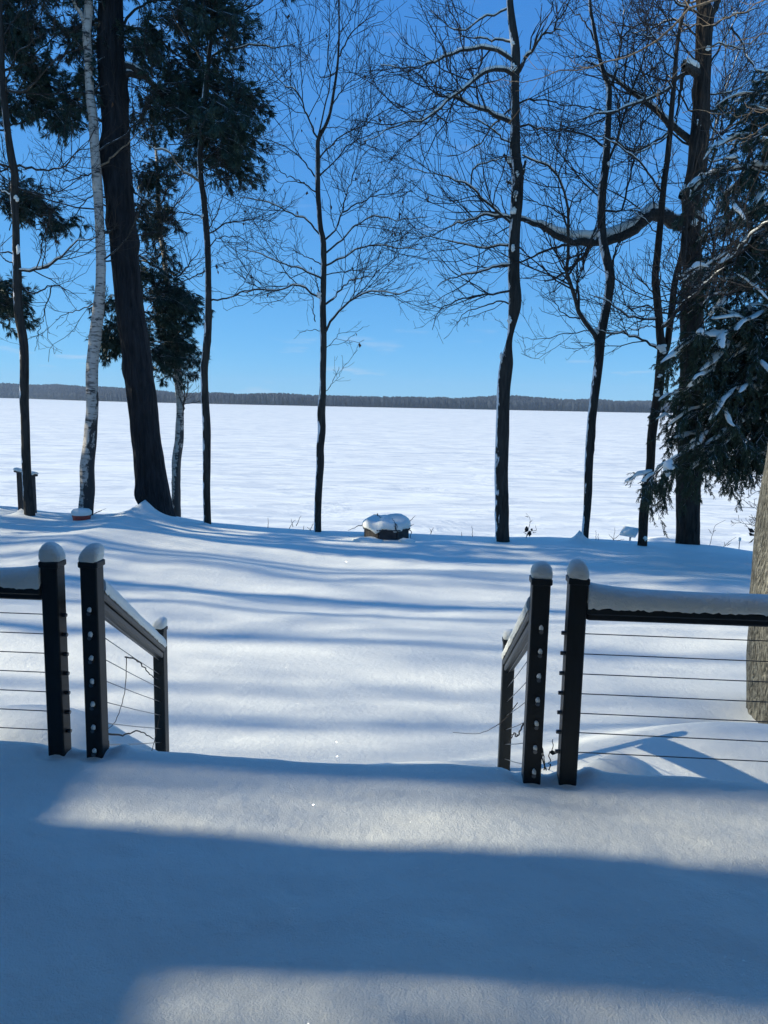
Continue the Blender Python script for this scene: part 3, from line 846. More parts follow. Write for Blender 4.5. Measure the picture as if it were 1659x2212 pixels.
    def loaf(self, C, Rr, h, t0=0.0, t1=1.0):
        n = len(C); a, b = int(t0 * (n - 1)), int(t1 * (n - 1)) + 1
        C2 = catmull(C[a:b], 40); R2 = np.interp(np.linspace(0, 1, 40), np.linspace(0, 1, b - a), Rr[a:b])
        f = np.clip(1.25 + 1.0 * fbm(np.linspace(0, 5, 40) + C[0, 0], 0, 0, 2), .15, 2) * np.sin(np.linspace(.15, math.pi - .1, 40)) ** .4
        slope = np.abs(np.gradient(C2[:, 2])) / (np.linalg.norm(np.gradient(C2, axis=0), axis=1) + 1e-9)
        f = f * np.clip(1.25 - slope, .1, 1)
        self.snow.tubes(C2 + np.array([0, 0, 1.0]) * (R2 * .75 + h * f * .35)[:, None], np.minimum(R2 * .95, .02 + h) * (.25 + .75 * np.clip(f, 0, 1)) , 8)
    def plug(self, px, py, w, h, dY=0.0):
        """snow lodged in a fork or on a burl"""
        c = pt(px, py, self.Y + dY * .75); k = .5 * self.Y / FPX
        for i_ in range(5):
            f_ = rng.uniform(-1, 1)
            g_ = rng.uniform(.35, .75) * (1.1 - .45 * abs(f_))
            blob(self.snow, c + np.array([rng.uniform(-.35, .35) * w * k * (1 - f_ * .3), 0, f_ * h * k * .7]), (w * k * g_ * 1.05, w * k * .5 * g_, h * k * g_ * .8), px * 1.3 + i_, None, .55)
    def fill(self, n, z0f, z1f, length, el=(10, 50), w=7):
        """extra side limbs out of the trunk, all round it"""
        P, Rr = self.P, self.R
        for _ in range(n):
            f = rng.uniform(z0f, z1f); i = rng.integers(0, 1)
            s = np.interp(f, np.linspace(0, 1, len(P)), np.arange(len(P))); k = min(int(s), len(P) - 2); q = P[k] + (P[k+1] - P[k]) * (s - k)
            az = rng.uniform(0, 2 * math.pi); e = R(rng.uniform(*el)); ln = rng.uniform(*length)
            d = np.array([math.cos(az) * math.cos(e), math.sin(az) * math.cos(e), math.sin(e)])
            t = np.linspace(0, 1, 12)[:, None]
            C = q + d * ln * t + np.array([0, 0, -.12 * ln]) * np.sin(t * math.pi) + np.cumsum(rng.normal(size=(12, 3)) * .015, 0)
            Rr2 = np.linspace(w * rng.uniform(.6, 1), 1.3, 12) * .5 * self.Y / FPX
            MB().tubes(C, Rr2, 6).build('limb', self.limbm, self.root)
            self.limbs.append((C, Rr2, 1.0))
    def finish(self, d1=4.2, d2=4.6, d3=4.2, l1=(.7, 1.7), l2=(.25, .7), l3=(.10, .28), up=.16, tip=.0028, leaves=0):
        if self.limbs:
            n = 12
            P = np.stack([catmull(c, n) for c, r, g in self.limbs]); Rr = np.stack([np.interp(np.linspace(0, 1, n), np.linspace(0, 1, len(r)), r) for c, r, g in self.limbs])
            b = MB()
            A, RA = spawn(P, Rr, d1, l1, up=up, n=7, tmin=.15, rtip=tip * 1.5, rmul=.55)
            B, RB = spawn(A, RA, d2, l2, up=up, n=5, tmin=.15, rtip=tip * 1.1, rmul=.7)
            B2, RB2 = spawn(P, Rr, d2 * .6, l2, up=up, n=5, tmin=.25, rtip=tip * 1.1, rmul=.4)
            Cc, RC = spawn(np.concatenate([B, B2]), np.concatenate([RB, RB2]), d3, l3, up=up, n=4, tmin=.2, rtip=tip, rmul=.8)
            b.tubes(A, RA, 4); b.tubes(B, RB, 3); b.tubes(B2, RB2, 3); b.tubes(Cc, RC, 3)
            b.build('twigs', self.twigm, self.root, True, 'stuff')
            if leaves:
                lb = MB(); allp = np.concatenate([B[:, -1], A[:, -1]]); sel = rng.choice(len(allp), min(leaves, len(allp)), replace=False)
                for c in allp[sel]:
                    s = rng.uniform(.03, .055); yaw = rng.uniform(0, 6.3); a = np.array([math.cos(yaw), math.sin(yaw), rng.uniform(-.4, .2)]); dn = np.array([rng.uniform(-.3, .3), rng.uniform(-.3, .3), -1])
                    lb.add([c, c + a * s * .5 + dn * s * .7, c + dn * s * 1.9 + a * .01, c - a * s * .45 + dn * s * .9 + np.array([.01, .01, 0])], [[0, 1, 2, 3]])
                lb.build('dead_leaves', M['brownleaf'], self.root, False, 'stuff')
        if self.snow.n:
            self.snow.build('snow', M['cap'], self.root, True, 'stuff')
        return self.root

GR = 'leafless trees along the brow of the bank'
# A: slim trunk at the far left
A_ = Tree('maple_tree', 'slim dark leafless tree beside the handrail posts, leftmost of the bare trees', 14.0,
          tr(1, [(-20, -500, 12), (5, -150, 18), (-2, 60, 24), (8, 230, 28), (15, 420, 32), (30, 640, 36), (50, 820, 38), (75, 960, 44), (90, 1040, 42), (85, 1180, 40), (95, 1300, 38), (97, 1500, 42), (105, 1650, 48)]) +
          tr(4, [(110, 200, 46), (138, 400, 50), (140, 650, 50), (145, 900, 50), (155, 1150, 52), (172, 1370, 60)]), M['bark2'], group=GR)
A_.limb(tr(1, [(90, 990), (155, 995), (260, 1010), (390, 985), (440, 920), (530, 830)]), 8)
A_.limb(tr(1, [(75, 985), (30, 1010), (-20, 1025), (-120, 1000)]), 6)
A_.limb(tr(1, [(105, 1610), (220, 1600), (320, 1560), (400, 1480), (480, 1430), (570, 1410)]), 8, snow=.03)
A_.limb(tr(1, [(95, 1500), (0, 1495), (-100, 1470)]), 6)
A_.limb(tr(1, [(90, 1165), (60, 1160), (0, 1125), (-80, 1060)]), 6, snow=.02)
A_.limb(tr(1, [(95, 1560), (40, 1550), (0, 1510), (-60, 1480)]), 5)
C = A_.limb(tr(4, [(125, 40), (200, 80), (310, 34), (390, 55), (470, 110)]), 6)
A_.limb(tr(4, [(310, 34), (270, 180), (240, 280), (215, 350)]), 4)
A_.limb(tr(1, [(20, 560), (60, 420), (110, 330), (190, 250), (260, 190)]), 6)
A_.limb(tr(1, [(40, 760), (-30, 700), (-120, 560)]), 6)
A_.limb(tr(1, [(10, 220), (80, 120), (160, 0), (200, -100)]), 6)
A_.fill(8, .0, .55, (1.0, 2.2))
A_.plug(35, 428, 12, 16, -.1); A_.plug(40, 540, 10, 20, -.1)
A_.finish(leaves=20)

# B: white birch
B_ = Tree('birch_tree', 'tall white birch with peeling dark-marked bark left of the big pine trunk', 14.6,
          tr(1, [(545, -700, 30), (540, -300, 38), (528, 0, 44), (515, 200, 45), (525, 350, 45), (530, 550, 46), (550, 700, 50), (565, 850, 50), (575, 1000, 50), (582, 1150, 52), (590, 1300, 52), (598, 1450, 54), (600, 1650, 56)]) +
          tr(4, [(588, 150, 62), (560, 400, 64), (545, 600, 66), (540, 800, 68), (530, 950, 72), (515, 1100, 80), (510, 1250, 84), (500, 1370, 86)]), M['birch'], sides=28, rough=.10, nring=160, group=GR)
B_.limb(tr(1, [(512, 190), (480, 90), (440, 10), (400, -100), (380, -250)]), 12, 4, mat=M['birch'])
B_.limb(tr(1, [(545, 560), (620, 470), (700, 440), (760, 460)]), 7)
B_.limb(tr(1, [(598, 985), (640, 960), (700, 900), (790, 820), (900, 740)]), 6, mat=M['lit_limb'])
B_.limb(tr(1, [(560, 1030), (480, 1050), (400, 1080), (320, 1040)]), 5)
B_.limb(tr(1, [(575, 1150), (500, 1200), (440, 1300), (380, 1400)]), 4)
B_.limb(tr(1, [(530, 330), (440, 240), (380, 160), (300, 20)]), 5)
B_.limb(tr(1, [(605, 1390), (660, 1370), (700, 1320)]), 8, 2)
B_.limb(tr(4, [(560, 140), (480, 180), (400, 200), (330, 240)]), 4)
B_.fill(10, .0, .6, (1.0, 2.4), w=5)
B_.finish()

# C: massive leaning white pine trunk (foliage added below)
C_ = Tree('pine_tree', 'massive dark pine trunk leaning across the left of the view, snow drift at its foot', 14.9,
          tr(1, [(640, -900, 100), (648, -400, 118), (655, 0, 128), (660, 350, 140), (675, 600, 142), (693, 900, 146), (715, 1200, 150), (738, 1500, 148)]) +
          tr(4, [(757, 0, 150), (775, 200, 152), (812, 450, 156), (838, 700, 158), (870, 1000, 164), (903, 1250, 178), (925, 1390, 195)]), M['pinebark'], 'pine tree', sides=72, rough=.05, nring=260, ridge=.05)
for q in ([(735, 390), (790, 410), (900, 490), (990, 580), (1100, 620), (1300, 630), (1450, 600)], [(745, 440), (850, 450), (940, 530), (1000, 600), (1090, 680), (1200, 720)]):
    C_.limb(tr(1, q), 14, 4, snow=.012, twigs=False, dep=.5)
for q in ([(600, 560), (560, 545), (500, 560), (420, 600)], [(610, 720), (480, 640), (400, 560)], [(600, 120), (480, 160), (380, 330), (310, 420)], [(720, 200), (800, 60), (950, 0), (1100, -40)], [(725, 150), (900, 200), (1050, 330), (1200, 380)], [(770, 1080), (800, 1140), (860, 1190), (900, 1200)], [(780, 1230), (840, 1300), (900, 1330)], [(640, 1170), (600, 1170)], [(650, 1370), (620, 1375)]):
    C_.limb(tr(1, q), 9, 3, twigs=False)

# D: small birch
D_ = Tree('birch_tree', 'slender pale birch with curling bark just right of the big pine trunk', 17.6,
          tr(1, [(905, 700, 10), (930, 950, 16), (945, 1250, 24), (955, 1400, 28), (972, 1500, 28), (990, 1650, 30)]) +
          tr(4, [(1010, 150, 34), (1030, 320, 38), (1045, 450, 42), (1060, 620, 42), (1065, 800, 42), (1060, 950, 50), (1045, 1080, 52), (1040, 1200, 50), (1040, 1400, 55)]), M['birch'], sides=24, rough=.16, nring=150, group=GR)
for q in ([(975, 1500), (920, 1530), (880, 1500), (840, 1480)], [(955, 1330), (1010, 1250), (1080, 1180), (1140, 1100)], [(985, 1600), (1060, 1640), (1130, 1560), (1190, 1480)], [(945, 1250), (990, 1130), (1050, 1060)]):
    D_.limb(tr(1, q), 6)
D_.limb(tr(4, [(1085, 780), (1095, 740), (1140, 735), (1190, 720)]), 4)
D_.limb(tr(4, [(1090, 800), (1095, 640), (1105, 560)]), 4)
D_.finish(d1=5)

# E: slim tree with pine behind
E_ = Tree('maple_tree', 'slim straight dark tree between the small birch and the middle tree', 14.6,
          tr(1, [(1380, -300, 12), (1330, 40, 16), (1290, 150, 18), (1250, 260, 22), (1235, 400, 25), (1210, 600, 26), (1195, 800, 26), (1187, 950, 30), (1195, 1080, 31), (1210, 1200, 33), (1225, 1400, 35), (1238, 1600, 35)]) +
          tr(4, [(1240, 150, 38), (1230, 350, 42), (1215, 550, 42), (1220, 700, 42), (1228, 850, 46), (1228, 1000, 47), (1228, 1200, 44), (1228, 1430, 46)]), M['bark2'], group=GR)
E_.limb(tr(1, [(1250, 365), (1310, 300), (1400, 285), (1520, 260), (1600, 285), (1659, 280), (1760, 250)]), 7, snow=.02)
E_.limb(tr(1, [(1195, 1085), (1130, 1040), (1080, 1020), (1040, 960), (1000, 900), (900, 870), (820, 800)]), 8, mat=M['lit_limb'], snow=.03)
E_.limb(tr(1, [(1215, 1290), (1140, 1270), (1060, 1260), (980, 1300)]), 5)
E_.limb(tr(1, [(1240, 1385), (1340, 1330), (1450, 1310), (1560, 1300), (1650, 1340)]), 5)
E_.limb(tr(1, [(1235, 1600), (1150, 1640), (1080, 1670), (1000, 1690)]), 5)
E_.limb(tr(4, [(1235, 130), (1350, 110), (1440, 70), (1520, 60), (1659, 70)]), 6)
E_.limb(tr(1, [(1200, 850), (1300, 760), (1400, 600), (1500, 550), (1650, 550)]), 5)
E_.limb(tr(1, [(1235, 420), (1150, 280), (1080, 200), (1020, 60)]), 5, mat=M['lit_limb'])
E_.limb(tr(1, [(1200, 800), (1110, 700), (1070, 560), (1130, 420), (1170, 330)]), 5, mat=M['lit_limb'])
E_.limb(tr(1, [(1190, 980), (1290, 900), (1400, 880), (1480, 830), (1600, 830)]), 5)
E_.limb(tr(1, [(1235, 1480), (1290, 1420), (1380, 1400), (1480, 1440)]), 4)
E_.limb(tr(1, [(1225, 1400), (1290, 1250), (1330, 1150), (1360, 1080)]), 4)
E_.plug(432, 372, 10, 12, -.05); E_.plug(437, 468, 10, 12, -.05); E_.plug(449, 646, 13, 13, -.06); E_.plug(445, 720, 10, 20, -.06)
E_.fill(5, .0, .3, (.8, 1.6))
E_.finish(d1=5)

# F: centre maple
F_ = Tree('maple_tree', 'leafless tree alone in the middle of the lake view, few brown leaves left', 14.8,
          tr(2, [(655, -250, 6), (655, 0, 8), (655, 200, 10), (650, 340, 13), (640, 440, 14), (625, 540, 15), (608, 640, 17), (590, 710, 18), (555, 780, 22), (530, 830, 24), (530, 950, 26), (530, 1100, 27), (537, 1250, 28), (545, 1350, 30), (562, 1430, 33), (565, 1550, 34)]) +
          tr(5, [(563, 0, 34), (558, 150, 36), (560, 330, 40), (563, 450, 39), (563, 600, 37), (560, 680, 42), (550, 800, 48), (553, 900, 48), (545, 1000, 46), (548, 1080, 48), (540, 1200, 46), (533, 1350, 44), (530, 1480, 45)]), M['bark2'], sides=24, group=GR)
for q, w in (([(532, 810), (555, 700), (585, 560), (600, 480), (592, 300), (600, 100), (598, -60)], 5), ([(530, 820), (500, 760), (470, 700), (440, 610), (400, 540), (330, 500), (260, 430), (210, 370)], 6),
          ([(440, 610), (430, 400), (415, 200), (390, 130)], 3), ([(370, 520), (365, 370), (345, 280)], 3), ([(650, 340), (690, 260), (750, 180), (820, 110), (920, 70)], 5), ([(610, 640), (660, 560), (720, 490), (860, 450)], 4),
          ([(535, 945), (600, 870), (700, 790), (800, 740), (900, 680), (1010, 610)], 5), ([(535, 1050), (620, 970), (690, 880), (760, 830), (870, 790), (1030, 740)], 5),
          ([(565, 1430), (640, 1340), (670, 1270), (690, 1190), (715, 1110), (740, 1030), (800, 930), (860, 870)], 6), ([(680, 1260), (800, 1190), (900, 1155), (1000, 1145), (1110, 1130)], 5),
          ([(568, 1510), (680, 1420), (750, 1340), (870, 1285), (1000, 1305), (1180, 1290)], 6), ([(570, 1580), (660, 1540), (750, 1490), (860, 1455), (1000, 1470), (1160, 1485)], 6),
          ([(530, 1060), (480, 1000), (400, 910), (290, 850), (150, 810)], 5), ([(530, 1150), (450, 1090), (370, 1075), (310, 1090)], 5), ([(450, 1090), (330, 1030), (200, 960)], 4),
          ([(540, 1390), (470, 1310), (400, 1275), (300, 1230), (190, 1190), (70, 1175)], 6), ([(560, 1575), (470, 1530), (380, 1480), (330, 1470)], 4), ([(560, 1659), (480, 1625), (400, 1590), (300, 1560), (190, 1510), (60, 1480)], 6), ([(562, 1640), (640, 1620), (730, 1610), (830, 1590), (960, 1570)], 4),
          ([(640, 440), (560, 460), (510, 430)], 3), ([(655, 200), (720, 120), (740, 40)], 3), ([(575, 760), (660, 755), (740, 770)], 3)):
    F_.limb(tr(2, q), w, 1.2, snow=.012 if w >= 6 else 0)
for q, w in (([(558, 160), (620, 120), (690, 30), (750, 0), (860, -20)], 7), ([(562, 335), (580, 300), (600, 265), (640, 220), (700, 150), (790, 90), (900, 70), (1000, 90), (1100, 50)], 8), ([(555, 115), (500, 90), (420, 34), (300, 60), (200, 65), (100, 70), (0, 115)], 7), ([(548, 100), (520, 10), (505, -60)], 5), ([(560, 420), (600, 390), (650, 330), (660, 290)], 2.5), ([(560, 680), (600, 640), (640, 560), (655, 520)], 2.5), ([(550, 310), (500, 300), (420, 315)], 2.5), ([(515, 250), (495, 120), (485, 0)], 3.5)):
    F_.limb(tr(5, q), w, 1.2, snow=.012 if w >= 7 else 0)
F_.plug(690, 637, 9, 14, -.06); F_.plug(695, 880, 10, 24, -.08); F_.plug(692, 850, 8, 22, -.08)
F_.finish(d1=4.2, d2=4.8, d3=4.5, leaves=110)

# G: straight rough tree right of centre
G_ = Tree('oak_tree', 'tall straight rough-barked tree right of centre, broken stubs on its trunk', 14.3,
          tr(3, [(95, -500, 26), (115, -200, 32), (125, 0, 36), (140, 150, 42), (155, 250, 45), (160, 350, 48), (155, 450, 48), (158, 600, 46), (158, 750, 52), (155, 850, 58), (160, 950, 58), (170, 1050, 64), (165, 1200, 65), (155, 1350, 61), (150, 1500, 62), (150, 1650, 66)]) +
          tr(6, [(155, 150, 72), (125, 350, 34), (105, 500, 76), (90, 650, 78), (85, 780, 74), (80, 950, 76), (75, 1150, 78), (80, 1350, 82), (82, 1530, 85)]), M['bark'], sides=36, rough=.08, nring=180, group=GR, ridge=.03)
for q, w in (([(150, 1000), (120, 960), (90, 915)], 12), ([(195, 1100), (205, 1030), (218, 955)], 10), ([(150, 1095), (105, 1080)], 8)):
    G_.limb(tr(3, q), w, w * .6, nm='broken_stub', twigs=False, dep=0, snow=.02)
for q, w in (([(1690, 360), (1650, 335), (1600, 300), (1540, 290), (1400, 295), (1280, 340), (1200, 380), (1120, 405), (1000, 400), (900, 385)], 10), ([(1700, 450), (1659, 420), (1580, 410), (1500, 450), (1400, 520), (1320, 580), (1240, 650), (1160, 710), (1050, 735), (950, 770), (800, 840)], 11),
             ([(1700, 735), (1640, 715), (1540, 670), (1440, 620), (1380, 590), (1300, 565), (1240, 565), (1180, 500), (1140, 440)], 12), ([(1690, 1300), (1640, 1285), (1560, 1275), (1470, 1285), (1400, 1310), (1300, 1350), (1200, 1400), (1130, 1410)], 9),
             ([(1690, 1340), (1540, 1210), (1440, 1110), (1330, 1060), (1220, 1030), (1070, 1000)], 8), ([(1440, 1110), (1460, 990), (1560, 960), (1680, 925)], 5), ([(1690, 1450), (1500, 1470), (1400, 1450), (1250, 1420), (1150, 1390)], 7), ([(1690, 1570), (1550, 1590), (1440, 1625), (1330, 1645), (1240, 1700)], 9),
             ([(1680, 40), (1600, 80), (1500, 110), (1400, 180), (1300, 150), (1200, 60)], 6), ([(1690, 640), (1560, 760), (1500, 850), (1400, 900), (1300, 930)], 5), ([(1700, 250), (1620, 235), (1560, 240), (1450, 220), (1350, 230)], 7), ([(1690, 860), (1600, 800), (1500, 720), (1380, 700)], 5)):
    G_.limb(tr(2, q), w, 1.5, snow=.03 if w >= 10 else .012)
for q, w in (([(1690, 60), (1560, 90), (1480, 95), (1400, 110), (1300, 150), (1240, 200), (1210, 300)], 8), ([(1690, 160), (1600, 130), (1500, 170), (1420, 190), (1350, 260)], 6)):
    G_.limb(tr(5, q), w, 1.5)
for q, w in (([(165, 440), (220, 350), (270, 280), (330, 210), (390, 180), (450, 185)], 12), ([(390, 180), (410, 120), (460, 50), (500, -60)], 6), ([(160, 620), (230, 590), (330, 600), (430, 620), (520, 630), (600, 655)], 6), ([(165, 760), (240, 740), (330, 770), (450, 775), (560, 800)], 7), ([(175, 1290), (260, 1330), (310, 1350), (390, 1320)], 5), ([(165, 730), (80, 710), (0, 690)], 6)):
    G_.limb(tr(3, q), w, 1.6, snow=.02 if w > 10 else 0)
G_.plug(1111, 145, 15, 18, -.12); G_.plug(1108, 93, 10, 8, -.1); G_.plug(1100, 345, 10, 14, -.15); G_.plug(1117, 375, 12, 14, -.15); G_.plug(1113, 425, 12, 24, -.16); G_.plug(1110, 455, 14, 22, -.16); G_.plug(1107, 535, 11, 20, -.15); G_.plug(1083, 775, 9, 26, -.16); G_.plug(1100, 690, 11, 18, -.16)
G_.finish(d1=4.4, d2=4.2)

# H: forked tree
H_ = Tree('maple_tree', 'smooth dark tree forking into a V with snow lodged in the fork', 14.5,
          tr(3, [(620, -300, 10), (600, 0, 16), (615, 120, 18), (640, 250, 20), (660, 350, 21), (682, 425, 24), (712, 510, 30), (716, 560, 31), (710, 700, 33), (700, 850, 38), (690, 1000, 42), (675, 1150, 45), (670, 1350, 47), (688, 1500, 50), (718, 1640, 52)]) +
          tr(6, [(708, 100, 50), (682, 250, 50), (662, 340, 60), (655, 450, 53), (640, 600, 51), (612, 850, 52), (600, 1000, 51), (588, 1300, 47), (570, 1520, 44)]), M['bark'], sides=26, rough=.04, group=GR)
H_.limb(tr(6, [(655, 390), (630, 335), (590, 280), (550, 220), (520, 130), (490, 60), (472, -10)]) + tr(3, [(470, 1550), (480, 1400), (475, 1300), (460, 1180), (440, 1100), (400, 1030), (330, 975), (200, 920)]), 13, 3, snow=.02)
for q, w in (([(715, 520), (745, 450), (770, 350), (790, 220), (800, 100), (802, -60)], 9), ([(700, 980), (740, 900), (770, 800), (800, 700), (830, 600), (870, 500), (900, 400), (940, 280), (970, 150), (1030, 0), (1070, -120)], 8), ([(695, 875), (600, 810), (500, 780), (380, 760), (250, 770), (120, 740)], 6),
             ([(705, 670), (640, 645), (540, 630), (430, 615)], 5), ([(690, 1250), (735, 1255), (790, 1260), (800, 1200), (840, 1050), (870, 900), (950, 600), (990, 430)], 7), ([(720, 1640), (745, 1530), (780, 1400), (790, 1280)], 8), ([(680, 1180), (600, 1120), (500, 1010), (400, 880), (330, 760), (220, 600)], 5),
             ([(700, 850), (650, 1000), (620, 1120), (600, 1200)], 3), ([(640, 250), (560, 120), (460, 30), (420, 0)], 6), ([(660, 350), (560, 330), (470, 340), (380, 310)], 4), ([(790, 220), (860, 160), (960, 120), (1100, 60)], 5), ([(460, 1180), (520, 1200), (590, 1160), (650, 1110)], 4), ([(475, 1300), (380, 1240), (260, 1200), (130, 1150)], 5),
             ([(675, 1150), (580, 1060), (430, 920), (330, 800)], 5), ([(760, 560), (775, 640), (770, 720), (745, 810)], 4)):
    H_.limb(tr(3, q), w, 1.4, snow=.015 if w > 7 else 0)
for q, w in (([(660, 320), (600, 310), (530, 320), (430, 330), (330, 350), (200, 350)], 4), ([(550, 230), (480, 220), (420, 180), (360, 90)], 5), ([(700, 190), (640, 130), (600, 110)], 4)):
    H_.limb(tr(6, q), w, 1.3)
H_.plug(1288, 716, 18, 18, -.1); H_.plug(1316, 172, 9, 10, -.05); H_.plug(1308, 242, 8, 14, -.1); H_.plug(1306, 314, 8, 9, -.08); H_.plug(1314, 354, 8, 11, -.08)
H_.finish(d1=4.8, d2=4.2)

# I: twin-stemmed tree
I_ = Tree('maple_tree', 'twin-stemmed dark tree between the forked tree and the thick oak', 14.2,
          tr(3, [(1235, -200, 10), (1190, 0, 14), (1160, 80, 16), (1130, 200, 19), (1110, 350, 22), (1100, 500, 25), (1085, 650, 28), (1075, 800, 30), (1060, 950, 31), (1040, 1100, 33), (1025, 1250, 35), (1005, 1450, 38), (990, 1640, 40)]) +
          tr(6, [(1000, 100, 44), (1010, 250, 43), (1016, 350, 46), (1025, 430, 58), (1015, 550, 56), (1005, 680, 55), (985, 800, 52), (965, 950, 52), (960, 1100, 50), (945, 1250, 52), (920, 1400, 55), (915, 1540, 54)]), M['oakbark'], sides=26, rough=.07, group=GR)
P2 = [pt(a, b, 14.25) for a, b, w in tr(6, [(1030, 470, 35), (1055, 400, 35), (1070, 300, 38), (1090, 150, 38), (1110, 0, 36)]) + tr(3, [(1150, 1500, 34), (1162, 1350, 32), (1172, 1200, 30), (1200, 1000, 26), (1240, 800, 20), (1270, 600, 14)])]
I_.stem(np.array(P2), np.array([14, 14, 14, 14, 13, 12.5, 12, 11, 9.5, 7, 4]) * .5 * 14.2 / FPX, 'stem', 18, .05, 70)
for q, w in (([(1030, 285), (1080, 250), (1130, 170), (1200, 110), (1260, 50), (1320, 0), (1400, -70)], 10), ([(1010, 240), (880, 230), (820, 210), (760, 170), (700, 130), (600, 90)], 7), ([(1005, 410), (930, 370), (860, 340), (800, 320), (710, 320), (640, 300)], 8), ([(995, 120), (950, 50), (900, 0), (860, -60)], 5), ([(1000, 290), (940, 280), (880, 300), (830, 290)], 3)):
    I_.limb(tr(6, q), w, 1.8, snow=.022, dep=-5.0 if q[0][0] == 1030 else None)
for q, w in (([(1120, 1650), (1160, 1640), (1230, 1625), (1330, 1600), (1430, 1540), (1530, 1430), (1600, 1360), (1720, 1300)], 11), ([(1035, 1145), (1000, 1110), (950, 1020), (880, 950), (800, 890), (730, 840), (620, 800)], 7), ([(1045, 1100), (1000, 1000), (960, 850), (890, 750)], 4), ([(1085, 640), (1030, 560), (960, 500), (880, 440)], 5), ([(1110, 350), (1030, 280), (980, 230), (860, 200)], 5), ([(1030, 1190), (1000, 1140), (960, 1180), (900, 1230), (840, 1240)], 3), ([(1060, 950), (1000, 1080), (960, 1150)], 4), ([(1010, 1400), (950, 1330), (900, 1280), (820, 1230)], 4), ([(1075, 800), (1000, 850), (900, 900), (820, 930)], 6), ([(1160, 1350), (1080, 1480), (1030, 1600)], 4), ([(1095, 560), (1060, 470), (1040, 350), (1000, 260), (900, 100)], 5)):
    I_.limb(tr(3, q), w, 1.5, snow=.03 if w >= 10 else .01, dep=-5.2 if w == 11 else None)
I_.plug(1430, 752, 20, 22, -.15); I_.plug(1425, 811, 12, 9, -.16); I_.plug(1420, 848, 17, 17, -.16); I_.plug(1436, 700, 18, 14, -.1); I_.plug(1394, 1163, 10, 12, -.2); I_.plug(1424, 380, 8, 10, -.1)
I_.finish(d1=4.8, d2=4.2)

# J: thick oak
J_ = Tree('oak_tree', 'thickest dark trunk on the right with a snow-loaded crooked limb and a broken top stub', 15.0,
          tr(3, [(1230, -500, 36), (1245, -200, 46), (1265, 0, 58), (1285, 90, 86), (1280, 200, 85), (1275, 350, 82), (1265, 500, 86), (1260, 700, 95), (1245, 850, 100), (1232, 1000, 95), (1205, 1150, 98), (1205, 1300, 95), (1200, 1450, 102), (1213, 1640, 112)]) +
          tr(6, [(1210, 100, 120), (1206, 300, 125), (1204, 500, 125), (1196, 700, 122), (1190, 900, 126), (1190, 1100, 128), (1185, 1300, 130), (1182, 1550, 133)]), M['oakbark'], sides=64, rough=.05, nring=240, group=GR, ridge=.05)
J_.limb(tr(3, [(1290, 90), (1340, 50), (1365, 0), (1400, -150)]), 15, 8)
J_.limb(tr(3, [(1250, 440), (1215, 420), (1160, 385)]), 20, 18, nm='broken_stub', twigs=False, dep=-.3, snow=.06)
J_.limb(tr(3, [(1165, 390), (1160, 440), (1140, 520), (1125, 640), (1110, 740)]), 12, 3, twigs=False, dep=0, nm='broken_stub')
J_.limb(tr(3, [(1200, 1290), (1260, 1300), (1298, 1325)]), 22, 3, nm='broken_stub', twigs=False, dep=-.3, snow=.07)
J_.limb(tr(3, [(1205, 1180), (1165, 1170), (1140, 1165)]), 24, 16, nm='broken_stub', twigs=False, dep=-.2, snow=.06)
J_.limb(tr(3, [(1190, 1330), (1140, 1330), (1090, 1310), (1050, 1285), (985, 1275), (920, 1305), (850, 1365), (760, 1415), (640, 1435), (500, 1435), (400, 1395), (300, 1335), (190, 1305), (60, 1280)]), 34, 6, snow=.12, dep=-.6, n=36)
J_.limb(tr(3, [(620, 1440), (590, 1490), (540, 1545), (490, 1590), (400, 1650), (330, 1670)]), 12, 3, dep=.5)
J_.limb(tr(3, [(500, 1440), (430, 1460), (330, 1490), (200, 1550), (60, 1590)]), 9, 3, dep=.5)
for q, w in (([(1230, 840), (1200, 830), (1150, 790), (1060, 720), (1000, 660), (930, 610), (860, 560), (800, 510), (745, 465), (640, 390), (560, 380)], 16), ([(1215, 430), (1160, 440), (1080, 510), (1000, 570), (900, 610), (800, 640), (730, 665), (600, 690), (500, 725), (400, 720)], 11), ([(1300, 665), (1370, 640), (1430, 580), (1490, 525)], 9), ([(1260, 1070), (1320, 990), (1340, 900), (1380, 760), (1400, 600), (1410, 400), (1400, 100), (1405, -100)], 6),
             ([(1250, 1160), (1290, 1000), (1360, 700), (1450, 400), (1520, 200), (1560, 0)], 6), ([(1300, 400), (1440, 160), (1480, 60), (1500, -60)], 6), ([(1440, 160), (1500, 240), (1540, 340), (1600, 430), (1659, 500), (1720, 560)], 6), ([(1280, 300), (1380, 260), (1500, 290), (1620, 260)], 5), ([(1270, 230), (1180, 160), (1080, 120), (960, 180), (850, 200)], 6), ([(1260, 700), (1180, 640), (1120, 520), (1060, 440), (960, 400)], 6), ([(1090, 790), (1020, 820), (940, 870), (860, 900), (740, 830), (620, 800)], 8),
             ([(1285, 100), (1200, 60), (1080, 0), (960, -60)], 8), ([(1265, 560), (1400, 560), (1520, 500), (1640, 420)], 5), ([(1260, 620), (1350, 780), (1420, 860), (1540, 840), (1659, 800)], 5), ([(1240, 900), (1340, 960), (1460, 900), (1560, 860)], 5), ([(1255, 1170), (1300, 1130), (1350, 1100)], 4), ([(1280, 200), (1420, 100), (1560, 60), (1659, 20)], 6), ([(1385, 800), (1385, 660), (1392, 520)], 4)):
    J_.limb(tr(3, q), w, 1.6, snow=.05 if w > 12 else .015)
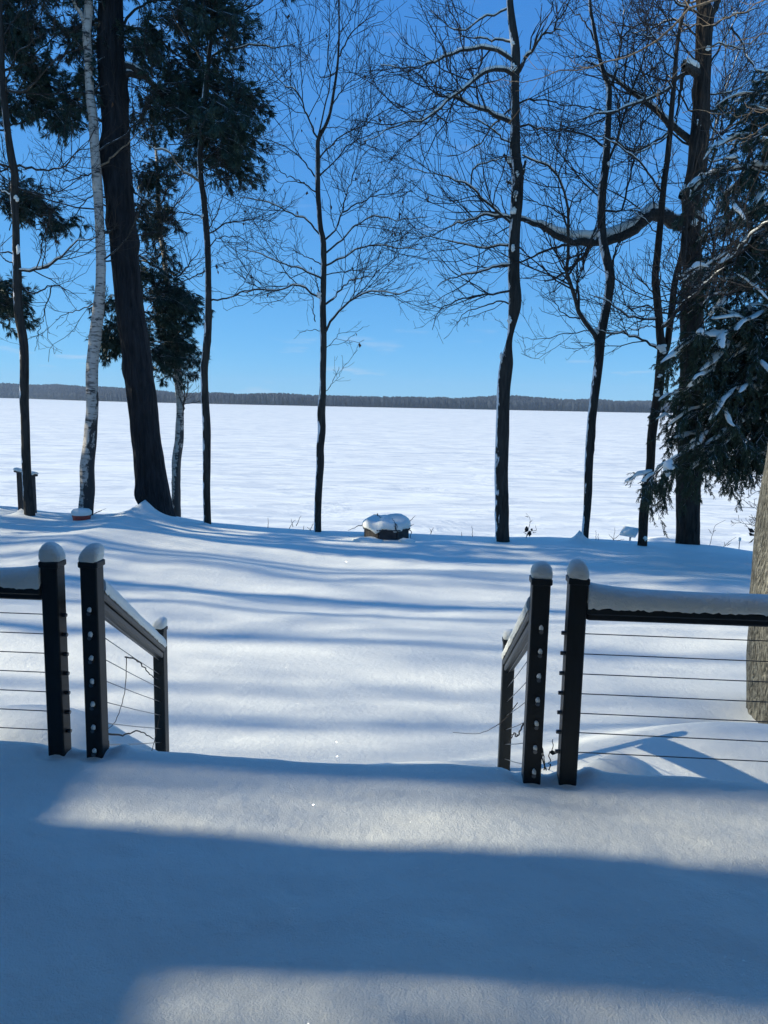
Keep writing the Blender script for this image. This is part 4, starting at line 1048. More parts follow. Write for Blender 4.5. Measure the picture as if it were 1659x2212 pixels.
J_.plug(1480, 420, 20, 40, -.1); J_.plug(1514, 515, 18, 34, .1); J_.plug(1492, 140, 26, 18, -.2); J_.plug(1500, 480, 16, 18, -.35); J_.plug(1530, 105, 14, 10, -.3); J_.plug(1508, 265, 12, 14, -.33); J_.plug(1490, 415, 9, 20, -.35)
J_.fill(6, .05, .45, (1.4, 2.6), w=7)
J_.finish(d1=4.6, d2=4.2)

# K: near pale trunk at the right edge
KY = 5.8
K_ = Tree('oak_tree', 'sunlit pale rough trunk cut by the right edge, close behind the deck railing', KY,
          [(1900, -900, 110), (1845, -300, 118), (1800, 300, 124), (1768, 700, 130), (1727, 1040, 138), (1710, 1250, 150), (1700, 1400, 160), (1698, 1500, 166), (1697, 1548, 170)], M['nearbark'], sides=90, rough=.04, nring=300, ridge=.05, twig=M['lit_twig'], limbm=M['lit_limb'])
for q, w in (([(1640, -150), (1400, -20), (1230, 10), (1170, 80), (1100, 170), (1000, 240), (900, 310), (780, 350), (650, 380), (540, 410), (400, 440), (250, 465), (130, 480)], 9), ([(1750, 100), (1640, 200), (1500, 280), (1380, 270), (1240, 300), (1120, 420), (1000, 540)], 4), ([(1900, -100), (1600, 30), (1480, 90), (1300, 140), (1150, 150)], 5), ([(1900, 560), (1700, 640), (1400, 680), (1280, 670), (1150, 670)], 3.5), ([(1900, 640), (1659, 740), (1560, 800), (1400, 850)], 4)):
    K_.limb(tr(3, q), w, 1.6, dep=rng.uniform(-.2, .8))
K_.finish(d1=2.6, d2=4, d3=3, l1=(.25, .6), l2=(.12, .3), l3=(.06, .14), tip=.0012)

# ------------------------------------------------------------------ pine foliage
def bough_set(root_pts, targets, rad, n, ln=(.5, .95), droop=-.10):
    """boughs filling ellipsoids: targets (px, py, Y, rx, ry, rdepth) in photo units / metres"""
    out = []
    for (px, py, Y, rx, ry, rd, cnt) in targets:
        k = Y / FPX
        for _ in range(cnt):
            v = rng.normal(size=3); v /= np.linalg.norm(v); v *= rng.random() ** .45
            c = pt(px + v[0] * rx, py - v[2] * ry, Y + v[1] * rd)
            ctr = pt(px, py, Y)
            out.append((c, c - np.array(root_pts)))
    return out
def foliage(root, targets, origin_px, Y0, style='pine', mname='needle', snowp=0.0, tuft=.12, shoots=9, nt_=7):
    boughs, RB = [], []
    n = 6; s = np.linspace(0, 1, n)
    for (px, py, Y, rx, ry, rd, cnt) in targets:
        for _ in range(int(cnt * .86)):
            v = rng.normal(size=3); v /= np.linalg.norm(v); v *= rng.random() ** .42
            c = pt(px + v[0] * rx, py - v[2] * ry, Y + v[1] * rd)
            o_ = pt(origin_px(py), py - 20, Y0)
            d = c - o_; d[2] *= .25; d /= np.linalg.norm(d) + 1e-9
            d = d + rng.normal(size=3) * .42; d /= np.linalg.norm(d)
            L = rng.uniform(.45, .95)
            p = c - d * L * .6
            C = p + d[None] * L * s[:, None] + np.array([0, 0, 1.0]) * (-.16 * L * s ** 2 + .05 * L)[:, None] + np.cumsum(rng.normal(size=(n, 3)) * .02, 0)
            boughs.append(C); RB.append(np.linspace(.010, .004, n))
    boughs = np.array(boughs); RB = np.array(RB)
    w = MB().tubes(boughs, RB, 4)
    A, RA = spawn(boughs, RB, shoots, (.18, .42), ang=(30, 65), up=-.06, n=4, tmin=.1, rtip=.002, rmul=.6)
    w.tubes(A, RA, 3)
    w.build('boughs', M['limb'], root, True, 'stuff')
    # tufts
    allP = np.concatenate([A, boughs[:, ::2][:, :4] if boughs.shape[1] >= 8 else boughs[:, -4:]])
    m = len(allP)
    rep = nt_
    i = np.repeat(np.arange(m), rep); t = rng.uniform(.25, 1.0, len(i)); P_, _, D = sample(allP, np.ones(allP.shape[:2]), i, t)
    D = D * .9 + rng.normal(size=D.shape) * .38 + np.array([0, 0, -.42]); D /= np.linalg.norm(D, axis=1, keepdims=True)
    fl = MB()
    for k in range(5):
        d = D + rng.normal(size=D.shape) * .20; d /= np.linalg.norm(d, axis=1, keepdims=True)
        sv = np.cross(d, rng.normal(size=D.shape)); sv /= np.linalg.norm(sv, axis=1, keepdims=True)
        ln = tuft * rng.uniform(.8, 1.35, (len(i), 1)); wd = tuft * rng.uniform(.035, .06, (len(i), 1))
        V = np.stack([P_, P_ + d * ln * .55 + sv * wd, P_ + d * ln, P_ + d * ln * .55 - sv * wd], 1)
        fl.add(V, np.arange(len(i) * 4).reshape(-1, 4))
    fl.build('needles', M[mname], root, False, 'stuff')
    return boughs, A

def cx(x): return lambda py: x
# big pine: clumps right of its trunk and round its top
def e(px, py, Y, rx, ry, rd, cnt): return (px, py, Y, rx, ry, rd, cnt)
foliage(C_.root, [e(470, 250, 14.8, 95, 60, 1.2, 60), e(500, 340, 14.8, 60, 60, .9, 46), e(400, 210, 15.2, 80, 60, 1.2, 46), e(440, 30, 14.6, 95, 45, 1.1, 60), e(330, 90, 15.5, 90, 80, 1.2, 50), e(330, 250, 15.8, 55, 60, 1.0, 26), e(525, 215, 14.8, 35, 45, .6, 14), e(430, 150, 15.2, 70, 50, 1, 26), e(430, 330, 15.2, 60, 40, 1, 16),
                   e(190, 100, 15.4, 60, 80, 1.0, 34), e(180, 200, 15.4, 40, 70, .8, 22), e(470, -60, 15, 150, 60, 1.3, 40), e(250, -60, 15, 150, 60, 1.3, 40)], lambda py: 240 + py * .08, 14.9)
C_.finish()
# pine beyond the left edge whose boughs hang into the corner
Lp = Tree('pine_tree', 'dark pine hanging boughs of needles into the upper left corner', 15.6,
          [(-60, -500, 30), (-75, 0, 36), (-85, 400, 42), (-90, 800, 46), (-95, 1085, 50)], M['pinebark'], 'pine tree', sides=24, ridge=.04)
for q in ([(-75, 60), (0, 60), (70, 20), (110, -10)], [(-80, 150), (20, 150), (80, 110), (140, 60)], [(-85, 300), (30, 270), (100, 240)], [(-88, 420), (10, 410), (80, 430), (130, 470)], [(-90, 620), (0, 630), (60, 680)], [(-80, 200), (40, 220), (120, 270)]):
    Lp.limb(q, 8, 2.5, twigs=False, dep=-.4)
foliage(Lp.root, [e(40, 70, 15.0, 75, 70, 1.0, 66), e(80, 170, 15.2, 60, 55, .9, 40), e(30, 215, 15.2, 50, 45, .8, 28), e(120, 250, 15.2, 40, 40, .7, 22), e(60, -30, 15, 120, 45, 1, 30), e(50, 430, 15.2, 58, 38, .8, 36), e(110, 470, 15.2, 40, 25, .6, 12), e(20, 660, 15.3, 45, 40, .7, 26), e(0, 620, 15.3, 40, 30, .7, 14), e(-80, 300, 15.6, 80, 400, 1.4, 70)], cx(-80), 15.6)
Lp.finish()
# pine behind, low boughs between the big trunk and the slim tree
Mp = Tree('pine_tree', 'smaller pine standing behind the big trunk, its low boughs hanging in front of the lake', 17.5,
          [(258, 150, 8), (268, 350, 14), (285, 600, 20), (305, 800, 24), (325, 1000, 27), (338, 1100, 28)], M['pinebark'], 'pine tree', sides=24, ridge=.04)
for q in ([(290, 650), (270, 690), (250, 720), (230, 760)], [(292, 660), (340, 690), (400, 720), (430, 740)], [(283, 560), (330, 570), (370, 600)], [(275, 440), (310, 450), (350, 480)], [(280, 540), (340, 580), (400, 620), (425, 650)]):
    Mp.limb(q, 6, 2, twigs=False, dep=-.5)
foliage(Mp.root, [e(375, 660, 16.8, 58, 52, .9, 84), e(372, 765, 17, 52, 55, .8, 62), e(250, 730, 17, 32, 45, .7, 34), e(245, 650, 17.2, 25, 40, .6, 12), e(330, 590, 17, 60, 50, .8, 34), e(320, 480, 17.2, 50, 55, .8, 34), e(340, 380, 17.2, 50, 50, .8, 24), e(320, 720, 17.6, 70, 60, .8, 26)], lambda py: 250 + py * .07, 17.5)
Mp.finish()

# ------------------------------------------------------------------ hemlock on the right, snow on its boughs
HYk = 12.2
Hk = Tree('hemlock_tree', 'dense dark hemlock filling the right edge, clumps of snow weighing down its drooping boughs', HYk,
          [(1790, -300, 20), (1780, 200, 40), (1772, 600, 52), (1768, 900, 58), (1764, 1100, 62), (1762, 1215, 66)], M['oakbark'], 'hemlock tree', sides=30, ridge=.05)
hb = []
hl = [[(1770, 790), (1700, 830), (1630, 890), (1570, 940), (1520, 985), (1490, 1020)],
      [(1770, 660), (1690, 690), (1610, 740), (1550, 790), (1500, 840), (1470, 880)],
      [(1768, 850), (1700, 880), (1640, 930), (1590, 980)],
      [(1770, 760), (1700, 800), (1620, 860), (1540, 920), (1485, 970), (1435, 1008), (1400, 1045)],
      [(1770, 700), (1700, 720), (1640, 770), (1580, 840), (1525, 885), (1460, 915)],
      [(1770, 640), (1690, 660), (1600, 720), (1540, 795), (1485, 840)],
      [(1770, 560), (1680, 570), (1600, 620), (1540, 670), (1490, 740), (1455, 785)],
      [(1775, 480), (1700, 480), (1620, 520), (1560, 570), (1520, 600)],
      [(1775, 380), (1700, 380), (1620, 360), (1560, 375), (1530, 400)],
      [(1778, 280), (1700, 270), (1640, 300), (1600, 380), (1580, 430)],
      [(1778, 200), (1720, 190), (1660, 210), (1620, 260)],
      [(1765, 830), (1720, 870), (1660, 920), (1620, 960), (1580, 1000)],
      [(1765, 880), (1720, 900), (1680, 950), (1660, 985)],
      [(1768, 780), (1700, 780), (1640, 830), (1600, 890), (1560, 960)],
      [(1770, 600), (1720, 640), (1660, 700), (1620, 780), (1600, 850)],
      [(1772, 430), (1720, 440), (1660, 470), (1600, 540), (1570, 620)],
      [(1770, 720), (1690, 720), (1600, 715), (1550, 725), (1500, 735)]]
for i, q in enumerate(hl):
    for dp in (-.5, .35):
        C = Hk.limb([(a, b + rng.uniform(-6, 6)) for a, b in q], 9, 2, twigs=False, dep=dp + rng.uniform(-.3, .3), n=18)
        hb.append(C)
hb = np.array(hb); HR = np.tile(np.linspace(.03, .008, 18), (len(hb), 1))
A, RA = spawn(hb, HR, 9.0, (.36, .82), ang=(35, 70), up=-.16, n=6, tmin=.12, rtip=.003, rmul=.5, flat=1.0)
A[:, :, 2] -= (np.linspace(0, 1, 6) ** 2 * .12)[None]
B, RB = spawn(A, RA, 13.0, (.16, .36), ang=(30, 60), up=-.30, n=5, tmin=.1, rtip=.002, rmul=.7)
w = MB().tubes(A, RA, 4).tubes(B, RB, 3); w.build('boughs', M['limb'], Hk.root, True, 'stuff')
fl = MB()
allP = np.concatenate([B, A[:, -5:], hb[:, 1::3][:, :5]])
per = 22
i = np.repeat(np.arange(len(allP)), per); t = np.tile(np.linspace(.08, 1, per), len(allP)) + rng.normal(size=len(i)) * .02
P_, _, D = sample(allP, np.ones(allP.shape[:2]), i, np.clip(t, 0, 1))
for sgn in (-1, 1):
    sv = np.cross(D, np.array([0, 0, 1.0]) + rng.normal(size=D.shape) * .35); sv /= np.linalg.norm(sv, axis=1, keepdims=True) + 1e-9
    d = D * .75 + sv * sgn * .75 + np.array([0, 0, -.35]) + rng.normal(size=D.shape) * .12; d /= np.linalg.norm(d, axis=1, keepdims=True)
    s2 = np.cross(d, sv); s2 = D * .8 + s2 * .5; s2 /= np.linalg.norm(s2, axis=1, keepdims=True) + 1e-9
    ln = .050 * rng.uniform(.6, 1.2, (len(i), 1)); wd = .0075 * rng.uniform(.8, 1.3, (len(i), 1))
    V = np.stack([P_, P_ + d * ln * .5 + s2 * wd, P_ + d * ln, P_ + d * ln * .5 - s2 * wd], 1)
    fl.add(V, np.arange(len(i) * 4).reshape(-1, 4))
fl.build('needles', M['hemlock'], Hk.root, False, 'stuff')
sn = MB()
def snow_pad(P, w, h, seed):
    """sagging pad of snow lying along a stretch of bough"""
    if abs(P[-1][2] - P[0][2]) > .74 * np.linalg.norm(np.asarray(P[-1]) - P[0]): return
    n = 9; C = catmull(P, n); t_ = np.linspace(0, 1, n)
    d = np.gradient(C, axis=0); d /= np.linalg.norm(d, axis=1, keepdims=True) + 1e-9
    sv = np.cross(d, (0, 0, 1.0)); sv /= np.linalg.norm(sv, axis=1, keepdims=True) + 1e-9
    prof = np.array([(-1, -.35), (-.95, .1), (-.6, .7), (0, 1.0), (.6, .7), (.95, .1), (1, -.35), (0, -.3)])
    V = np.zeros((n, 8, 3)); e_ = np.sin(np.clip(t_ * .94 + .03, 0, 1) * math.pi) ** .45
    for k, (a_, b_) in enumerate(prof):
        f = 1 + .55 * fbm(t_ * 5 + seed * 1.7, k * .6 + 0 * t_, seed * .3, 2)
        V[:, k] = C + sv * (w * a_ * e_ * f)[:, None] + np.outer(h * b_ * e_ * f - abs(a_) * w * .35 * e_, (0, 0, 1.0))
    i_ = np.arange(n * 8).reshape(n, 8); a_ = i_[:-1]; b_ = np.roll(a_, -1, 1); d_ = i_[1:]; c_ = np.roll(d_, -1, 1)
    sn.add(V, np.stack([a_, b_, c_, d_], -1).reshape(-1, 4))
for k in range(len(hb)):
    j = rng.integers(1, 4)
    while j < 15:
        m_ = int(rng.integers(2, 5)); e_ = min(j + m_, 17)
        if rng.random() < .75: snow_pad(hb[k][j:e_ + 1] + np.array([0, 0, .05]), rng.uniform(.05, .105), rng.uniform(.025, .06), k * 3.3 + j)
        j = e_ + int(rng.integers(1, 3))
for k in rng.choice(len(A), int(len(A) * .42), replace=False):
    snow_pad(A[k, 1:] + np.array([0, 0, .025]), rng.uniform(.03, .075), rng.uniform(.015, .04), k * .7)
sn.build('snow_clumps', M['cap'], Hk.root, True, 'stuff')
Hk.finish()

# ------------------------------------------------------------------ things on the brow of the bank
def on_lawn(px, py, Y):
    p = pt(px, py, Y); p[2] = float(lawn(p[0], p[1])); return p
# square fire pit under a dome of snow
def lawn_depth(px, py, y0=9.0, y1=15.6):
    for Y in np.arange(y0, y1, .05):
        p = pt(px, py, Y)
        if p[2] <= float(lawn(p[0], p[1])): return Y
    return y1
FY = lawn_depth(834, 1160)
pc = on_lawn(834, 1160, FY)
k = FY / FPX
fp = thing('fire_pit', 'square dark fire pit on the lawn capped by a thick dome of snow', 'fire pit', pc)
yaw = R(4)
hgt = 27 * k; ap = 46 * k
for j in range(8):
    a = yaw + j * math.pi / 4; n_ = np.array([math.cos(a), math.sin(a), 0]); t_ = np.array([-n_[1], n_[0], 0])
    MB().box(pc + n_ * ap + (0, 0, hgt / 2 - .06), (.03, 2 * ap * math.tan(math.pi / 8) - .012, hgt + .02), np.array([n_, t_, (0, 0, 1.0)]), .004).build('wall', M['wood'] if j == 5 else M['stone'], fp, False)
    MB().box(pc + n_ * (ap + .01) + (0, 0, hgt - .045), (.07, 2 * ap * math.tan(math.pi / 8) + .012, .022), np.array([n_, t_, (0, 0, 1.0)]), .004).build('rim', M['stone'], fp, False)
b = MB()
sr, sh = 55 * k, 24 * k
th = np.linspace(0, 2 * math.pi, 72, endpoint=False)
prof = [(.90, -.02), (1.0, -.03), (1.03, .15), (1.01, .38), (.93, .60), (.80, .76), (.62, .88), (.42, .95), (.2, .99), (.01, 1.0)]
ring = []
for a_, h_ in prof:
    q_ = (np.abs(np.cos(th)) ** 2.3 + np.abs(np.sin(th)) ** 2.3) ** (-1 / 2.3)
    rr_ = sr * a_ * (q_ * .93) * (1 + .07 * fbm(np.cos(th) * 1.5, np.sin(th) * 1.5, h_ + 5, 3))
    sag = .055 * np.maximum(0, fbm(np.cos(th) * 2.1 + 3, np.sin(th) * 2.1, 1.0, 2)) * (h_ < .5) + .02 * fbm(np.cos(th) * 7, np.sin(th) * 7, 2.0, 2) * (h_ < .1)
    z_ = sh * h_ - sag + .085 * fbm(np.cos(th) * a_ * 1.5 + 2, np.sin(th) * a_ * 1.5, 2.0, 2) * (h_ > .3) * min(1, h_)
    ring.append(np.stack([rr_ * np.cos(th), rr_ * np.sin(th), z_], 1))
V = np.concatenate(ring); n_ = len(prof)
b.add(V + pc + (0, 0, hgt - .03), [[i_*72+j_, i_*72+(j_+1) % 72, (i_+1)*72+(j_+1) % 72, (i_+1)*72+j_] for i_ in range(n_-1) for j_ in range(72)])
b.build('snow', M['cap'], fp)
b = MB()
top = pc + np.array([0, 0, hgt])
def twig(pts_, r0=.006, r1=.002, mb=None):
    q = catmull(np.array(pts_, float), 12); q[1:-1] += rng.normal(size=(10, 3)) * .004
    mb.tubes(q, np.linspace(r0, r1, 12), 4)
def pxs(l, Y): return [pt(a, b_, Y) for a, b_ in l]
def fpx(l): return [(1350 / 1.8228 + x * 350 / 1659 / 1.8228, 1980 / 1.8228 + y * 350 / 1659 / 1.8228) for x, y in l]
b = MB()
for l, Yo in (([(420, 425), (300, 425), (190, 480), (95, 518)], -.1), ([(800, 310), (700, 260), (645, 230), (565, 222)], -.1), ([(650, 235), (642, 190)], -.1), ([(1200, 420), (1290, 300), (1350, 232)], .1), ([(990, 500), (970, 380), (925, 295)], -.42), ([(970, 390), (1010, 420), (1000, 500)], -.44), ([(1230, 500), (1285, 540), (1260, 600), (1270, 680)], -.2), ([(1030, 560), (980, 470), (950, 430)], -.44), ([(1240, 450), (1320, 395)], 0), ([(1130, 700), (1165, 640), (1060, 560)], -.46)):
    twig(pxs(fpx(l), FY + Yo), .009, .003, b)
b.build('brushwood', M['twig'], fp, True, 'stuff')
for px_, py_, rx_, rz_ in ((795, 1166, .30, .10), (880, 1169, .16, .09)):
    c = on_lawn(px_, py_, FY - .50)
    b = MB(); blob(b, c - (0, 0, .03), (rx_, .2, rz_), px_, None, .2); b.build('snow_drift', M['cap'], fp)

# red tub with a lid of snow
pc = on_lawn(176, 1106, 13.9); k = 13.9 / FPX
tb = thing('tub', 'low round red tub with a pillow of snow at the foot of the tall birch', 'tub', pc)
r_ = 21 * k
MB().lathe(pc - (0, 0, .07), [(r_ * .80, 0), (r_ * .92, .12), (r_ * .95, .135), (r_ * .95, .155), (r_ * .86, .155), (r_ * .8, .05)], 32).build('body', M['red'], tb)
MB().lathe(pc + (0, 0, .083), [(r_ * .93, 0), (r_ * 1.02, .025), (r_ * 1.0, .07), (r_ * .8, .105), (r_ * .4, .118), (.001, .12)], 32).build('snow', M['cap'], tb)

# handrail posts of the steps down the bank
hy = 14.9
ps = on_lawn(56, 1100, hy)
hr = thing('handrail', 'dark snow-topped handrail behind the leftmost slim tree', 'handrail', ps)
pa, pb = pt(42, 1022, hy), pt(70, 1032, hy - .25)
for q in (pa, pb):
    MB().box((q[0], q[1], (q[2] - 1.1 + q[2]) / 2 - .1), (.085, .085, 1.35), None, .006).build('post', M['wood'], hr, False)
r1 = bar(pa + (-.06, 0, .04), pb + (.06, 0, .04), .12, .035).build('rail', M['wood'], hr, False)
snow_bar(pa + (-.06, 0, .06), pb + (.06, 0, .06), .12, .05, .0, 3, 20).build('snow', M['cap'], r1)
bar(pa + (.04, 0, -.06), pa + (.20, .02, -.42), .05, .06).build('brace', M['wood'], hr, False)

# white dish on a pole
dY = 16.8
p0 = pt(1360, 1149, dY); k = dY / FPX
ds = thing('satellite_dish', 'small white rectangular satellite dish tilted on a grey pole beyond the brow', 'satellite dish', (p0[0], p0[1], p0[2] - .5))
nrm = np.array([-.50, -.42, .62]); nrm /= np.linalg.norm(nrm)
ta = np.cross((0, 0, 1.0), nrm); ta /= np.linalg.norm(ta); tb_ = np.cross(nrm, ta)
MB().box(p0, (.40, .26, .035), np.array([ta, tb_, nrm]), .012).build('panel', M['white'], ds, False)
b = MB(); b.box(p0 + nrm * .03, (.37, .23, .03), np.array([ta, tb_, nrm]), .014); b.build('snow', M['cap'], ds)
pm = p0 - nrm * .05
MB().tubes([pm - nrm * -.03, pm - nrm * .04, pm + (.0, 0, -.12)], [.03, .028, .022], 8, True).build('mount', M['greymetal'], ds)
MB().tubes([pm + (0, 0, -.10), pm + (0, 0, -.9)], [.018, .018], 10, True).build('pole', M['greymetal'], ds)

# little white-capped marker stake near the right
sy = 15.6
p0 = pt(1598, 1166, sy)
st = thing('stake', 'tiny snow-capped marker stake on the skyline of the bank, left of the pale trunk', 'stake', (p0[0], p0[1], p0[2] - .2))
MB().tubes([p0, p0 - (0, 0, .5)], [.009, .009], 6, True).build('rod', M['greymetal'], st)
b = MB(); blob(b, p0 + (0, 0, .01), (.03, .03, .04), 3); b.build('snow', M['cap'], st)

# weeds and saplings along the brow
def weed(name, label, cat, px, py, Y, strokes, mt='twig', leaves=(), group=None):
    p = pt(px, py, Y)
    t = thing(name, label, cat, p, group)
    b = MB()
    for l in strokes:
        q = pxs(l, Y); q = [a + np.array([0, rng.uniform(-.06, .06) * i, 0]) for i, a in enumerate(q)]
        twig(q, .0065, .0028, b)
    b.build('stems', M[mt], t, True, 'stuff')
    for (lx_, ly_, sw, sh_) in leaves:
        c = pt(lx_, ly_, Y - .03); kk = Y / FPX; lb = MB()
        u_ = np.array([sw * kk, rng.uniform(-.02, .02), 0]); d_ = np.array([rng.uniform(-.01, .01), 0, -sh_ * kk]); cv = np.array([0, .03, 0])
        V = [c, c + u_ * .7 + d_ * .3 + cv, c + u_ * .9 + d_ * .7, c + d_, c - u_ * .8 + d_ * .65 + cv, c - u_ * .55 + d_ * .25]
        lb.add(V + [c + d_ * .5 - cv], None, [[6, i_, (i_ + 1) % 6] for i_ in range(6)])
        lb.build('leaf', M['darkleaf'], t, False)
    return t
Z7 = lambda l: [(2000 / 1.8228 + x * 600 / 1659 / 1.8228, 1980 / 1.8228 + y * 600 / 1659 / 1.8228) for x, y in l]
weed('sapling', 'little twiggy sapling with a few curled dark leaves right of the straight rough tree', 'sapling', 1138, 1165, 14.6,
     [Z7(l) for l in ([(195, 385), (225, 300), (245, 230), (225, 165), (200, 115)], [(240, 215), (268, 185)], [(220, 155), (190, 150)], [(200, 370), (260, 310), (300, 295), (320, 260)], [(270, 325), (310, 325)], [(215, 345), (170, 320)])], 'twig',
     [Z7([(205, 250)])[0] + (4.5, 14), Z7([(240, 298)])[0] + (4.5, 13), Z7([(262, 275)])[0] + (2.6, 6), Z7([(240, 335)])[0] + (2.4, 7), Z7([(188, 300)])[0] + (2.0, 4)])
wl = [(1385 - 800, 0)]
for lab, px, py, strokes in (('three bare weed stalks against the lake left of the middle tree', 720, 1146, [[(640, 1136), (647, 1120), (650, 1115)], [(625, 1142), (633, 1128), (640, 1122)], [(633, 1138), (630, 1120)]]),
                             ('single upright dry stalk standing well left of the middle tree', 580, 1135, [[(579, 1142), (580, 1128), (579, 1118)]]),
                             ('small forked dry weed just left of the middle tree base', 672, 1144, [[(670, 1148), (674, 1136), (678, 1128)], [(671, 1146), (664, 1138)], [(655, 1146), (656, 1136)]]),
                             ('dry weed tuft halfway between the fire pit and the straight rough tree', 930, 1150, [[(930, 1154), (934, 1144), (936, 1138)], [(932, 1150), (928, 1142)]]),
                             ('single dry stalk left of the straight rough tree', 1021, 1155, [[(1020, 1160), (1021, 1148), (1020, 1136)], [(998, 1158), (997, 1150)]]),
                             ('pair of thin straight stalks between the forked tree and the dish', 1290, 1165, [[(1287, 1168), (1286, 1145)], [(1292, 1166), (1292, 1152)]]),
                             ('twiggy low weed just left of the satellite dish', 1330, 1165, [[(1325, 1170), (1328, 1150), (1330, 1140)], [(1326, 1166), (1316, 1154)], [(1328, 1164), (1340, 1156)], [(1330, 1168), (1348, 1164)]]),
                             ('tall thin bare shoot standing right of the thick oak', 1540, 1175, [[(1533, 1178), (1537, 1155), (1548, 1135), (1563, 1122)], [(1537, 1152), (1530, 1142)], [(1540, 1148), (1548, 1146)]]),
                             ('shorter leaning bare shoot to the right of the tall thin one', 1580, 1178, [[(1562, 1182), (1576, 1172), (1588, 1160)], [(1570, 1178), (1580, 1174)], [(1566, 1178), (1564, 1170)]]),
                             ('sparse shoot rising from the trunk foot of the birch and red tub', 215, 1106, [[(203, 1110), (215, 1104), (226, 1100)], [(206, 1108), (222, 1102)]])):
    weed('weed', lab, 'weed', px, py, 15.0, strokes, group='dry weeds along the brow')
# bushy shrub half hidden by the pale trunk
sh = Tree('shrub', 'bare twiggy shrub beside the pale trunk with a clump of curled dark leaves', 12.5, [(1668, 1010, 6), (1672, 1080, 9), (1676, 1150, 12), (1678, 1200, 14)], M['bark'], 'shrub', sides=10)
for q in ([(1672, 1080), (1640, 1050), (1600, 1030), (1575, 1018)], [(1670, 1040), (1630, 1030), (1590, 1035), (1570, 1045)], [(1674, 1120), (1640, 1100), (1605, 1095)], [(1672, 1060), (1640, 1062), (1612, 1075)], [(1676, 1150), (1640, 1140), (1600, 1128), (1586, 1122)], [(1670, 1020), (1640, 990), (1610, 975)], [(1676, 1160), (1650, 1150), (1620, 1150)], [(1674, 1100), (1645, 1120), (1620, 1122)]):
    sh.limb(q, 3, 1, n=10)
lb = MB()
for _ in range(16):
    c = pt(rng.uniform(1622, 1652), rng.uniform(1142, 1172), 12.3 + rng.uniform(-.2, .2)); s_ = rng.uniform(.03, .07)
    a = rng.normal(size=3); a /= np.linalg.norm(a); q = np.cross(a, rng.normal(size=3)); q /= np.linalg.norm(q); m_ = np.cross(a, q)
    lb.add([c - a * s_, c + q * s_ * .6 + m_ * .01, c + a * s_, c - q * s_ * .6 + m_ * .02], None, [[0, 1, 2], [0, 2, 3]])
lb.build('dead_leaves', M['darkleaf'], sh.root, False, 'stuff')
sh.finish(d1=6, d2=9, d3=8, l1=(.25, .5), l2=(.1, .25), l3=(.04, .12))
# twig poking up at the right-hand post
q0 = duv(uRI + .10, .35, -.12)
t = thing('weed', 'dark dry stalk with one seed leaf standing between the two right-hand posts', 'weed', q0)
b = MB()
twig([q0, q0 + (-.01, .01, .09), q0 + (-.04, .01, .2)], .003, .0015, b); twig([q0 + (.01, 0, 0), q0 + (-.02, .0, .1), q0 + (-.035, 0, .17)], .003, .0015, b); twig([q0 + (.02, 0, 0), q0 + (.022, 0, .07), q0 + (.03, 0, .14)], .003, .0015, b)
b.build('stems', M['twig'], t, True, 'stuff')
c = q0 + np.array([.03, 0, .08])
MB().add([c - (.012, 0, 0), c + (0, .004, .01), c + (.025, 0, -.002), c + (.004, .004, -.014)], [[0, 1, 2, 3]]).build('leaf', M['darkleaf'], t, False)

# ------------------------------------------------------------------ house and trees out of view, several parts added for their shade
hs_ = thing('house', 'unseen lake house behind the deck, its wing, porch and stack added for shade', 'house', (-2, -1, -1.3))
def wall_box(x0, x1, y0, y1, z0, z1, nm, m_):
    return MB().box(((x0+x1)/2, (y0+y1)/2, (z0+z1)/2), (x1-x0, y1-y0, z1-z0)).build(nm, m_, hs_, False)
wall_box(-8.0, 9.0, -7.0, -.55, -1.3, 3.1, 'wall', M['siding'])
wall_box(-12.5, -8.01, -7.0, 3.25, -1.3, 3.28, 'shadow_wing_wall', M['siding'])  # added wing, its height set for the shadow edge on the deck
wall_box(-4.2, 9.4, -.54, 2.0, 3.11, 3.3, 'shade_porch_roof', M['siding'])  # added overhead to cut the sky light reaching the deck
wall_box(-4.2, 9.4, -.54, 2.0, 3.301, 3.55, 'shade_porch_snow', M['cap'])
wall_box(-8.6, 9.4, -7.4, -.541, 3.11, 3.3, 'eaves', M['siding'])
wall_box(-8.6, 9.4, -7.4, -.541, 3.31, 3.62, 'roof_snow', M['cap'])
wall_box(-12.9, -7.75, -7.4, 3.42, 3.29, 3.43, 'shadow_wing_eaves', M['siding'])
wall_box(-12.9, -7.78, -7.4, 3.40, 3.44, 3.75, 'shadow_wing_snow', M['cap'])
wall_box(-9.2, -8.55, 2.34, 2.90, 3.76, 7.4, 'shadow_stack', M['brick'])  # added to throw the dark band across the deck
wall_box(-8.53, -7.80, -7.4, 2.6, 3.76, 4.03, 'shadow_ridge', M['cap'])  # added step in the roofline, sets where the near sun patch starts
def deco_tree(x, y, h, r, nl, lab, crown=1.0):
    z = -1.2
    t = thing('maple_tree', lab, 'tree', (x, y, z), 'leafless trees left of the view')
    n = 10
    P = np.stack([np.full(n, x), np.full(n, y), np.linspace(z, z + h, n)], 1) + np.cumsum(rng.normal(size=(n, 3)) * (.012 if abs(y - 3.80) < .01 else .07) * np.array([1, 1, 0]), 0)
    Rr = np.linspace(r, r * .15, n)
    MB().tubes(P, Rr, 10).build('trunk', M['bark'], t)
    A, RA = spawn(P[None], Rr[None], nl / h, (1.6 * crown, 4.2 * crown), ang=(35, 75), up=.25, n=8, tmin=.22, rtip=.008, rmul=.5)
    B, RB = spawn(A, RA, 2.2, (.6, 1.5), up=.15, n=5, rtip=.005)
    Cc, RC = spawn(B, RB, 3.0, (.2, .6), up=.1, n=4, rtip=.004)
    MB().tubes(A, RA, 5).tubes(B, RB, 3).tubes(Cc, RC, 3).build('crown', M['twig'], t, True, 'stuff')
